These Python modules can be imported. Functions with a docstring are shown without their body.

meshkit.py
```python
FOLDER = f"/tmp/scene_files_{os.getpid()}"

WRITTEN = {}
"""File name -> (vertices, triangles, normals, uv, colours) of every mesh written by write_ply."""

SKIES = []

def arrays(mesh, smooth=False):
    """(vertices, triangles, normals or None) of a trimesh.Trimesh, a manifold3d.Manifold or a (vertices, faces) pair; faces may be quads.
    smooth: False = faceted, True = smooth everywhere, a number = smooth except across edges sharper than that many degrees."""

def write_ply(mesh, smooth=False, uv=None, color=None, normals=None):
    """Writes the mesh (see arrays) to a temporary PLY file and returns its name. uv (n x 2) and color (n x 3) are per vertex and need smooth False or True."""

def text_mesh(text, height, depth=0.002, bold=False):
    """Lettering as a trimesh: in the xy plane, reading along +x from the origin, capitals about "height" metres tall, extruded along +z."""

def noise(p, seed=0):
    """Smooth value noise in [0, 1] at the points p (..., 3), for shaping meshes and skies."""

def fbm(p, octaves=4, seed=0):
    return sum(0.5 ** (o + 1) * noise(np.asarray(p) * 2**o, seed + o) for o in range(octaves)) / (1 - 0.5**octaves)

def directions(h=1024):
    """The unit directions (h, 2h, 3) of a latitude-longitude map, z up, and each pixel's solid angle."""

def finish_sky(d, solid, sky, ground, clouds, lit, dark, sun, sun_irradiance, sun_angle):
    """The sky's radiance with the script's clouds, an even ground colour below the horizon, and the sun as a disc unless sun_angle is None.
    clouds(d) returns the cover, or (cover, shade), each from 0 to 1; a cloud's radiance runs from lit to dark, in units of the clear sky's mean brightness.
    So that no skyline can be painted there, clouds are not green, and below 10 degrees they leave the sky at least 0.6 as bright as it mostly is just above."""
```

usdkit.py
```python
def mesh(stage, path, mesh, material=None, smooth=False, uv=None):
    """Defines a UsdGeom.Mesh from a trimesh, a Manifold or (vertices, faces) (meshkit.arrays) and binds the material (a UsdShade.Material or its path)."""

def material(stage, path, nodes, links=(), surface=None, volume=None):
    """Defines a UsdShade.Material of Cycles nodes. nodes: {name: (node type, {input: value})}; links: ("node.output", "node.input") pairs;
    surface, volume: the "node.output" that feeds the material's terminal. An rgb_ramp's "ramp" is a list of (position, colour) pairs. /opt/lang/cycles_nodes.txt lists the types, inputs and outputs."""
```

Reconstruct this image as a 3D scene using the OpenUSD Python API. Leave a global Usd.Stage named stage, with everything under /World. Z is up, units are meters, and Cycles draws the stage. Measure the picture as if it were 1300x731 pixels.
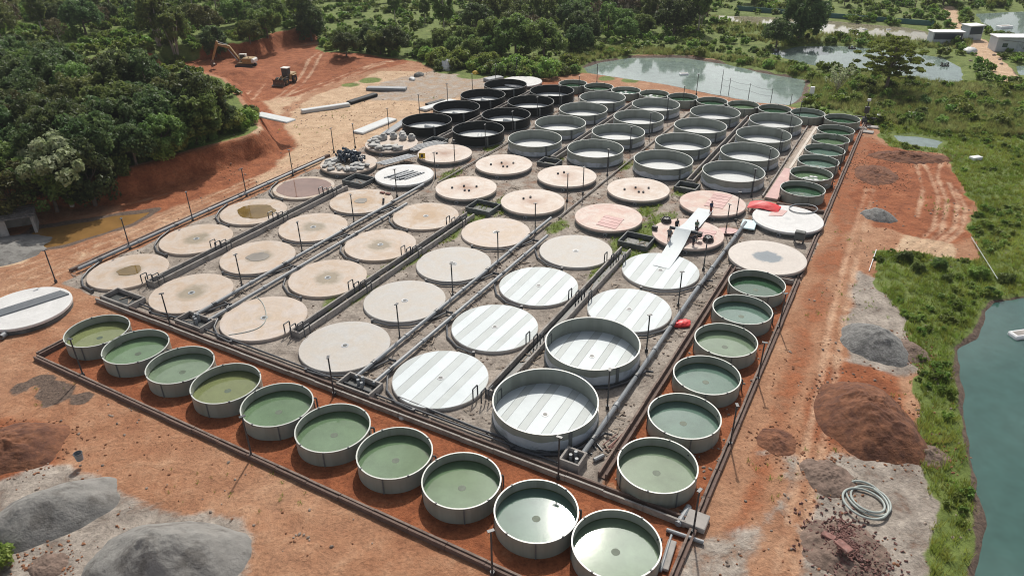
import math, random
import numpy as np
import trimesh, usdkit, meshkit
import manifold3d as m3
from pxr import Usd, UsdGeom, UsdLux, UsdShade, Gf, Sdf, Vt

stage = Usd.Stage.CreateInMemory()
UsdGeom.SetStageUpAxis(stage, 'Z')
WORLD = UsdGeom.Xform.Define(stage, '/World')
UsdGeom.Scope.Define(stage, '/World/Looks')
R = random.Random(7)
NR = np.random.default_rng(7)

# ------------------------------------------------------------------ camera, sky, sun, exposure
PW, PH = 1300, 731
FOC, PITCH, ROLL, CAMH = 934.4, 0.5169, -0.0120, 40.35
cam = UsdGeom.Camera.Define(stage, '/World/camera')
cam.CreateHorizontalApertureAttr(36.0)
cam.CreateFocalLengthAttr(36.0 * FOC / PW)
cam.CreateClippingRangeAttr((0.5, 6000.0))
cam.CreateExposureAttr(-0.12)
_cp, _sp, _cr, _sr = math.cos(PITCH), math.sin(PITCH), math.cos(ROLL), math.sin(ROLL)
FWD = np.array([0, _cp, -_sp]); _u = np.array([0, _sp, _cp]); _r = np.array([1.0, 0, 0])
RGT = _cr * _r + _sr * _u; UPV = _cr * _u - _sr * _r
CAMP = np.array([0, 0, CAMH])
mtx = Gf.Matrix4d(*RGT, 0, *UPV, 0, *(-FWD), 0, *CAMP, 1)
cam.AddTransformOp().Set(mtx)

SUN_EL, SUN_AZ = math.radians(47.0), math.radians(6.6)       # azimuth from +y towards +x
SUN_DIR = np.array([math.sin(SUN_AZ) * math.cos(SUN_EL), math.cos(SUN_AZ) * math.cos(SUN_EL), math.sin(SUN_EL)])
sun = UsdLux.DistantLight.Define(stage, '/World/sun')
sun.CreateNormalizeAttr(True); sun.CreateIntensityAttr(1.05); sun.CreateAngleAttr(1.2); sun.CreateColorAttr(Gf.Vec3f(1.0, 0.94, 0.85))
_z = SUN_DIR; _x = np.cross([0, 0, 1.0], _z); _x /= np.linalg.norm(_x); _y = np.cross(_z, _x)
sun.AddTransformOp().Set(Gf.Matrix4d(*_x, 0, *_y, 0, *_z, 0, 0, 0, 0, 1))
skymat = usdkit.material(stage, '/World/Looks/sky_look', {
    'tc': ('texture_coordinate', {}),
    'map': ('mapping', {'scale': (1.0, 1.0, 2.0)}),
    'n': ('noise_texture', {'scale': 2.6, 'detail': 6.0, 'roughness': 0.55, 'distortion': 0.3}),
    'rp': ('rgb_ramp', {'ramp': [(0.0, (0, 0, 0)), (0.40, (0, 0, 0)), (0.60, (0.85, 0.85, 0.85)), (1.0, (1, 1, 1))]}),
    'sky': ('sky_texture', {'sky_type': 'single_scattering', 'sun_disc': False, 'sun_elevation': SUN_EL, 'sun_rotation': SUN_AZ, 'air_density': 1.0, 'aerosol_density': 3.5, 'ozone_density': 1.0}),
    'bw': ('rgb_to_bw', {}), 'am': ('math', {'math_type': 'multiply', 'value2': 2.8}), 'cc': ('combine_color', {}),
    'mx': ('mix', {'mix_type': 'mix'}),
    'bg': ('background_shader', {'strength': 0.078})},
    [('tc.generated', 'map.vector'), ('map.vector', 'n.vector'), ('n.fac', 'rp.fac'), ('rp.color', 'mx.fac'), ('sky.color', 'mx.color1'), ('sky.color', 'bw.color'), ('bw.val', 'am.value1'), ('am.value', 'cc.r'), ('am.value', 'cc.g'), ('am.value', 'cc.b'), ('cc.color', 'mx.color2'), ('mx.color', 'bg.color')], surface='bg.background')
dome = UsdLux.DomeLight.Define(stage, '/World/sky')
UsdShade.MaterialBindingAPI.Apply(dome.GetPrim()).Bind(skymat)

# ------------------------------------------------------------------ helpers: places
TH, GX0, GY0 = 0.5153113, -44.70497, 75.577
GA = np.array([math.sin(TH), math.cos(TH)]); GB = np.array([math.cos(TH), -math.sin(TH)])
GROT = -TH                                               # turns local x along the lines' cross direction, local y along the lines

def G(u, v):
    return np.array([GX0, GY0]) + u * GB + v * GA

def toUV(x, y):
    dx, dy = x - GX0, y - GY0
    return dx * GB[0] + dy * GB[1], dx * GA[0] + dy * GA[1]

def at(px, py, z=0.0):
    d = RGT * (px - PW / 2) / FOC - UPV * (py - PH / 2) / FOC + FWD
    t = (z - CAMH) / d[2]
    return (CAMP + d * t)[:2]

def poly(pts, z=0.0):
    return np.array([at(a, b, z) for a, b in pts])

def sdf(P, x, y):
    """signed distance to a polygon, positive inside"""
    x = np.asarray(x, float); y = np.asarray(y, float)
    d = np.full(x.shape, 1e18); ins = np.zeros(x.shape, bool)
    n = len(P)
    for i in range(n):
        ax, ay = P[i]; bx, by = P[(i + 1) % n]
        ex, ey = bx - ax, by - ay
        t = np.clip(((x - ax) * ex + (y - ay) * ey) / max(ex * ex + ey * ey, 1e-12), 0, 1)
        d = np.minimum(d, (x - ax - t * ex) ** 2 + (y - ay - t * ey) ** 2)
        c = ((ay > y) != (by > y)) & (x < ex * (y - ay) / (ey if ey != 0 else 1e-12) + ax)
        ins ^= c
    d = np.sqrt(d)
    return np.where(ins, d, -d)

def linedist(P, x, y):
    d = np.full(np.shape(x), 1e18)
    for i in range(len(P) - 1):
        ax, ay = P[i]; ex, ey = P[i + 1] - P[i]
        t = np.clip(((x - ax) * ex + (y - ay) * ey) / max(ex * ex + ey * ey, 1e-12), 0, 1)
        d = np.minimum(d, (x - ax - t * ex) ** 2 + (y - ay - t * ey) ** 2)
    return np.sqrt(d)

def ss(x, a, b):
    t = np.clip((x - a) / (b - a), 0, 1)
    return t * t * (3 - 2 * t)

def n2(x, y, s, seed=0, oct=3):
    x = np.asarray(x, float)
    return meshkit.fbm(np.stack([x * s, np.asarray(y, float) * s, np.full(x.shape, seed * 7.3)], -1), oct, seed)

# ------------------------------------------------------------------ helpers: prims
_used = {}
def numbered(parent, name):
    k = (str(parent), name)
    n = _used.get(k, 0); _used[k] = n + 1
    return name if n == 0 else f'{name}_{n:03d}'

def setmeta(p, label=None, cat=None, group=None, kind=None):
    for k, v in (('label', label), ('category', cat), ('group', group), ('kind', kind)):
        if v: p.SetCustomDataByKey(k, v)
    return p

def place(x, loc, rotz=0.0, scale=None):
    x.AddTranslateOp().Set(Gf.Vec3d(*map(float, loc)))
    if rotz: x.AddRotateZOp().Set(math.degrees(rotz))
    if scale is not None: x.AddScaleOp().Set(Gf.Vec3f(*(map(float, scale) if np.ndim(scale) else (scale,) * 3)))

def thing(name, label, cat, loc=(0, 0, 0), rotz=0.0, group=None, scale=None):
    x = UsdGeom.Xform.Define(stage, '/World/' + numbered('/World', name))
    place(x, loc, rotz, scale)
    return setmeta(x.GetPrim(), label, cat, group)

def part(name, mesh, mat, parent, label=None, smooth=30, kind=None):
    path = f'{parent.GetPath()}/' + numbered(parent.GetPath(), name)
    m = usdkit.mesh(stage, path, mesh, mat, smooth=smooth)
    return setmeta(m.GetPrim(), label, None, None, kind)

def single(name, mesh, mat, label, cat, loc=(0, 0, 0), rotz=0.0, group=None, smooth=30, kind=None, scale=None):
    path = '/World/' + numbered('/World', name)
    m = usdkit.mesh(stage, path, mesh, mat, smooth=smooth)
    place(m, loc, rotz, scale)
    return setmeta(m.GetPrim(), label, cat, group, kind)

def dup(src, label, loc, rotz=0.0, group=None, cat=None, name=None, scale=None):
    was = src.GetCustomData()
    base = name or str(src.GetName()).rstrip('0123456789').rstrip('_')
    x = UsdGeom.Xform.Define(stage, '/World/' + numbered('/World', base))
    x.GetPrim().GetReferences().AddInternalReference(src.GetPath())
    x.ClearXformOpOrder()
    t = x.AddTranslateOp(opSuffix='place'); t.Set(Gf.Vec3d(*map(float, loc)))
    ops = [t]
    r = x.AddRotateZOp(opSuffix='place'); r.Set(math.degrees(rotz)); ops.append(r)
    s = x.AddScaleOp(opSuffix='place'); s.Set(Gf.Vec3f(*(map(float, scale) if np.ndim(scale) else (scale or 1,) * 3))); ops.append(s)
    x.SetXformOpOrder(ops)
    x.GetPrim().SetInstanceable(True)
    setmeta(x.GetPrim(), label, cat or was.get('category'), group or was.get('group'))
    return x.GetPrim()

PROTO = {}
def repeat(key, build, label, loc, rotz=0.0, group=None, scale=None):
    """the first is built, the others refer to it"""
    if key not in PROTO:
        PROTO[key] = build(label, loc, rotz, group)
        return PROTO[key]
    return dup(PROTO[key], label, loc, rotz, group, scale=scale)

# ------------------------------------------------------------------ helpers: shapes
def cat_(*ms):
    return trimesh.util.concatenate([m for m in ms])

def box(x0, x1, y0, y1, z0, z1):
    m = trimesh.creation.box([x1 - x0, y1 - y0, z1 - z0]); m.apply_translation([(x0 + x1) / 2, (y0 + y1) / 2, (z0 + z1) / 2]); return m

def rbox(x0, x1, y0, y1, z0, z1, b=0.03):
    """box with chamfered edges"""
    pts = []
    for sx in (0, 1):
        for sy in (0, 1):
            for sz in (0, 1):
                X, Y, Z = (x0, x1)[sx], (y0, y1)[sy], (z0, z1)[sz]
                dx, dy, dz = (b if sx == 0 else -b), (b if sy == 0 else -b), (b if sz == 0 else -b)
                pts += [(X + dx, Y + dy, Z), (X + dx, Y, Z + dz), (X, Y + dy, Z + dz)]
    return trimesh.convex.convex_hull(np.array(pts))

def lathe(prof, n=64):
    """closed profile (r,z) list revolved; profile loop closed automatically"""
    P = np.array(prof, float); k = len(P)
    a = np.linspace(0, 2 * np.pi, n, endpoint=False)
    V = np.stack([P[None, :, 0] * np.cos(a)[:, None], P[None, :, 0] * np.sin(a)[:, None], np.repeat(P[None, :, 1], n, 0)], -1).reshape(-1, 3)
    F = []
    for i in range(n):
        j = (i + 1) % n
        for q in range(k):
            w = (q + 1) % k
            F.append((i * k + q, j * k + q, j * k + w)); F.append((i * k + q, j * k + w, i * k + w))
    m = trimesh.Trimesh(V, np.array(F), process=True)
    m.update_faces(m.nondegenerate_faces()); m.fix_normals()
    return m

def ring(ri, ro, z0, z1, n=64):
    return lathe([(ri, z0), (ro, z0), (ro, z1), (ri, z1)], n)

def disc(r, z0, z1, n=48, ch=0.02):
    return lathe([(0, z0), (r, z0), (r, z1 - ch), (r - ch, z1), (0, z1)], n)

def tube(path, r, n=8, closed=False):
    P = np.array(path, float); k = len(P)
    rr = np.full(k, r) if np.ndim(r) == 0 else np.array(r, float)
    T = np.gradient(P, axis=0) if not closed else (np.roll(P, -1, 0) - np.roll(P, 1, 0))
    T /= np.maximum(np.linalg.norm(T, axis=1, keepdims=True), 1e-9)
    ref = np.array([0, 0, 1.0]) if abs(T[0][2]) < 0.9 else np.array([1.0, 0, 0])
    V = []; a = np.linspace(0, 2 * np.pi, n, endpoint=False)
    N = np.cross(T[0], ref); N /= np.linalg.norm(N)
    for i in range(k):
        N = N - T[i] * (N @ T[i]); N /= max(np.linalg.norm(N), 1e-9)
        B = np.cross(T[i], N)
        V.append(P[i] + rr[i] * (np.cos(a)[:, None] * N + np.sin(a)[:, None] * B))
    V = np.concatenate(V); F = []
    for i in range(k if closed else k - 1):
        j = (i + 1) % k
        for q in range(n):
            w = (q + 1) % n
            F += [(i * n + q, j * n + q, j * n + w), (i * n + q, j * n + w, i * n + w)]
    if not closed:
        c0, c1 = len(V), len(V) + 1
        V = np.vstack([V, P[0], P[-1]])
        for q in range(n):
            w = (q + 1) % n
            F += [(c0, w, q), (c1, (k - 1) * n + q, (k - 1) * n + w)]
    m = trimesh.Trimesh(V, np.array(F), process=False); m.fix_normals(); return m

def hullspheres(pts):
    return m3.Manifold.batch_hull([m3.Manifold.sphere(r, 12).translate(tuple(map(float, p))) for p, r in pts])

def extr(P, z0, z1):
    from shapely.geometry import Polygon
    m = trimesh.creation.extrude_polygon(P if hasattr(P, 'exterior') else Polygon(P), z1 - z0, engine='earcut'); m.apply_translation([0, 0, z0]); return m

# ------------------------------------------------------------------ materials
def M(name, base, rough=0.6, var=0.15, scale=2.0, bump=0.0, bscale=20.0, metal=0.0, spec=0.5, rnd=0.0, alt=None, altpos=(0.5, 0.7), detail=5.0, coat=0.0, streak=False):
    b = np.array(base, float)
    lo, hi = tuple(b * (1 - var)), tuple(np.minimum(b * (1 + var), 0.92))
    nodes = {'g': ('geometry', {}), 'n': ('noise_texture', {'scale': scale, 'detail': detail, 'roughness': 0.6}),
             'rp': ('rgb_ramp', {'ramp': [(0.25, lo), (0.75, hi)]}),
             'p': ('principled_bsdf', {'roughness': rough, 'metallic': metal, 'specular_ior_level': spec, 'coat_weight': coat})}
    links = [('g.position', 'n.vector'), ('n.fac', 'rp.fac')]
    out = 'rp.color'
    if alt is not None:
        nodes['n2'] = ('noise_texture', {'scale': scale * 0.37, 'detail': 6.0, 'roughness': 0.65, 'distortion': 0.4})
        nodes['r2'] = ('rgb_ramp', {'ramp': [(altpos[0], (0, 0, 0)), (altpos[1], (1, 1, 1))]})
        nodes['mx'] = ('mix', {'color2': tuple(alt)})
        if streak: nodes['mp'] = ('mapping', {'scale': (1.6, 1.6, 0.12)}); links += [('g.position', 'mp.vector'), ('mp.vector', 'n2.vector')]
        else: links.append(('g.position', 'n2.vector'))
        links += [('n2.fac', 'r2.fac'), ('r2.color', 'mx.fac'), (out, 'mx.color1')]
        out = 'mx.color'
    if rnd:
        nodes['oi'] = ('object_info', {})
        nodes['mr'] = ('map_range', {'from_min': 0.0, 'from_max': 1.0, 'to_min': 1 - rnd, 'to_max': 1 + rnd})
        nodes['hv'] = ('hsv', {})
        links += [('oi.random', 'mr.value'), ('mr.result', 'hv.value'), (out, 'hv.color')]
        out = 'hv.color'
    links.append((out, 'p.base_color'))
    if bump:
        nodes['nb'] = ('noise_texture', {'scale': bscale, 'detail': 4.0, 'roughness': 0.6})
        nodes['bp'] = ('bump', {'strength': bump, 'distance': 0.08})
        links += [('g.position', 'nb.vector'), ('nb.fac', 'bp.height'), ('bp.normal', 'p.normal')]
    return usdkit.material(stage, '/World/Looks/' + name, nodes, links, surface='p.BSDF')

def pad_mat(name, base, stain, r0, r1, center, blot=0.35, rough=0.55, rings=(0.90, 1.07)):
    """cast pad: pale top, a dirty patch round the drain, faint rings and blotches; object coordinates"""
    nodes = {
        'tc': ('texture_coordinate', {}), 'oi': ('object_info', {}), 'g': ('geometry', {}),
        'sep': ('separate_xyz', {}), 'flat': ('combine_xyz', {}), 'ln': ('math', {'math_type': 'multiply'}), 'ln2': ('math', {'math_type': 'multiply'}), 'ad': ('math', {'math_type': 'add'}), 'sq': ('math', {'math_type': 'sqrt'}),
        'n': ('noise_texture', {'scale': 0.55, 'detail': 5.0, 'roughness': 0.62, 'distortion': 0.5}),
        'nm': ('map_range', {'from_min': 0.0, 'from_max': 1.0, 'to_min': -r1 * 0.6, 'to_max': r1 * 0.6}),
        'rad': ('math', {'math_type': 'add'}),
        'mr': ('map_range', {'from_min': r0, 'from_max': r1, 'to_min': 1.0, 'to_max': 0.0, 'clamp': True}),
        'n3': ('noise_texture', {'scale': 0.5, 'detail': 7.0, 'roughness': 0.68, 'distortion': 0.9}),
        'r3': ('rgb_ramp', {'ramp': [(0.40, (0, 0, 0)), (0.60, (1, 1, 1))]}),
        'mf': ('math', {'math_type': 'multiply', 'value2': blot}),
        'edge': ('map_range', {'from_min': 3.5, 'from_max': 4.4, 'to_min': 0.0, 'to_max': 0.35, 'clamp': True}),
        'c1': ('mix', {'color1': tuple(base), 'color2': tuple(np.array(stain) * .8)}),
        'c2': ('mix', {'color2': tuple(center)}),
        'c3': ('mix', {'color2': tuple(np.array(base) * 1.08)}),
        'nf': ('noise_texture', {'scale': 6.0, 'detail': 6.0, 'roughness': 0.7}),
        'mv': ('map_range', {'from_min': 0.2, 'from_max': 0.8, 'to_min': 0.86, 'to_max': 1.12}),
        'cx': ('combine_xyz', {}), 'nr': ('noise_texture', {'scale': 1.5, 'detail': 4.0, 'roughness': 0.7}), 'mrg': ('map_range', {'from_min': 0.3, 'from_max': 0.7, 'to_min': rings[0], 'to_max': rings[1]}), 'mvv': ('math', {'math_type': 'multiply'}),
        'hv': ('hsv', {}), 'p': ('principled_bsdf', {'roughness': rough, 'specular_ior_level': 0.25}), 'bp': ('bump', {'strength': 0.15, 'distance': 0.03}),
        'rm': ('map_range', {'from_min': 0.0, 'from_max': 1.0, 'to_min': rough, 'to_max': rough * 0.45})}
    links = [('tc.object', 'sep.vector'), ('sep.x', 'ln.value1'), ('sep.x', 'ln.value2'), ('sep.y', 'ln2.value1'), ('sep.y', 'ln2.value2'), ('ln.value', 'ad.value1'), ('ln2.value', 'ad.value2'), ('ad.value', 'sq.value1'),
             ('g.position', 'n.vector'), ('n.fac', 'nm.value'), ('nm.result', 'rad.value1'), ('sq.value', 'rad.value2'), ('rad.value', 'mr.value'),
             ('g.position', 'n3.vector'), ('n3.fac', 'r3.fac'), ('r3.color', 'mf.value1'), ('mf.value', 'c1.fac'),
             ('sq.value', 'edge.value'), ('c1.color', 'c3.color1'), ('edge.result', 'c3.fac'), ('c3.color', 'c2.color1'), ('mr.result', 'c2.fac'),
             ('g.position', 'nf.vector'), ('nf.fac', 'mv.value'), ('rad.value', 'cx.x'), ('oi.random', 'cx.y'), ('cx.vector', 'nr.vector'), ('nr.fac', 'mrg.value'), ('mv.result', 'mvv.value1'), ('mrg.result', 'mvv.value2'), ('mvv.value', 'hv.value'), ('c2.color', 'hv.color'), ('hv.color', 'p.base_color'), ('nf.fac', 'bp.height'), ('bp.normal', 'p.normal'),
             ('mr.result', 'rm.value'), ('rm.result', 'p.roughness')]
    return usdkit.material(stage, '/World/Looks/' + name, nodes, links, surface='p.BSDF')

def water_mat(name, col, rough=0.03, wave=0.12, wscale=1.4, var=0.2):
    c = np.array(col)
    return usdkit.material(stage, '/World/Looks/' + name, {
        'g': ('geometry', {}), 'n': ('noise_texture', {'scale': wscale, 'detail': 3.0}), 'bp': ('bump', {'strength': wave, 'distance': 0.03}),
        'nc': ('noise_texture', {'scale': 0.35, 'detail': 4.0}), 'rp': ('rgb_ramp', {'ramp': [(0.3, tuple(c * (1 - var))), (0.7, tuple(c * (1 + var)))]}),
        'p': ('principled_bsdf', {'roughness': rough, 'ior': 1.33})},
        [('g.position', 'n.vector'), ('n.fac', 'bp.height'), ('bp.normal', 'p.normal'), ('g.position', 'nc.vector'), ('nc.fac', 'rp.fac'), ('rp.color', 'p.base_color')], surface='p.BSDF')

def tankwater_mat(name, col, clear=0.18, wave=0.05):
    """murky water: mostly its own colour, a little of the floor and the drain shows through, mirror on top"""
    c = np.array(col)
    return usdkit.material(stage, '/World/Looks/' + name, {
        'g': ('geometry', {}), 'n': ('noise_texture', {'scale': 2.2, 'detail': 2.0}), 'bp': ('bump', {'strength': wave, 'distance': 0.02}),
        'nc': ('noise_texture', {'scale': 0.6, 'detail': 5.0, 'roughness': 0.6}), 'rp': ('rgb_ramp', {'ramp': [(0.3, tuple(c * 0.85)), (0.7, tuple(c * 1.15))]}),
        'd': ('diffuse_bsdf', {}), 't': ('transparent_bsdf', {'color': (0.75, 0.9, 0.7)}), 'gl': ('glossy_bsdf', {'color': (1, 1, 1), 'roughness': 0.055}),
        'm1': ('mix_closure', {'fac': clear}), 'fr': ('fresnel', {'IOR': 1.52}), 'm2': ('mix_closure', {})},
        [('g.position', 'n.vector'), ('n.fac', 'bp.height'), ('bp.normal', 'gl.normal'), ('g.position', 'nc.vector'), ('nc.fac', 'rp.fac'), ('rp.color', 'd.color'),
         ('d.BSDF', 'm1.closure1'), ('t.BSDF', 'm1.closure2'), ('fr.fac', 'm2.fac'), ('m1.closure', 'm2.closure1'), ('gl.BSDF', 'm2.closure2')], surface='m2.closure')

def leaf_mat(name, dark, light, trans=0.3, rnd=0.28, scale=0.5):
    return usdkit.material(stage, '/World/Looks/' + name, {
        'g': ('geometry', {}), 'oi': ('object_info', {}), 'n': ('noise_texture', {'scale': scale, 'detail': 3.0}),
        'add': ('math', {'math_type': 'multiply_add', 'value2': 0.35, 'value3': -0.17}), 'sum': ('math', {'math_type': 'add'}),
        'rp': ('rgb_ramp', {'ramp': [(0.25, tuple(dark)), (0.75, tuple(light))]}),
        'mr': ('map_range', {'to_min': 1 - rnd, 'to_max': 1 + rnd}), 'mh': ('map_range', {'to_min': 0.47, 'to_max': 0.522}), 'hv': ('hsv', {}),
        'p': ('principled_bsdf', {'roughness': 0.5, 'specular_ior_level': 0.3}), 't': ('translucent_bsdf', {}), 'mx': ('mix_closure', {'fac': trans})},
        [('g.position', 'n.vector'), ('g.random_per_island', 'add.value1'), ('n.fac', 'sum.value1'), ('add.value', 'sum.value2'), ('sum.value', 'rp.fac'), ('oi.random', 'mr.value'), ('oi.random', 'mh.value'), ('mh.result', 'hv.hue'),
         ('mr.result', 'hv.value'), ('rp.color', 'hv.color'), ('hv.color', 'p.base_color'), ('hv.color', 't.color'), ('p.BSDF', 'mx.closure1'), ('t.BSDF', 'mx.closure2')], surface='mx.closure')

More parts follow.
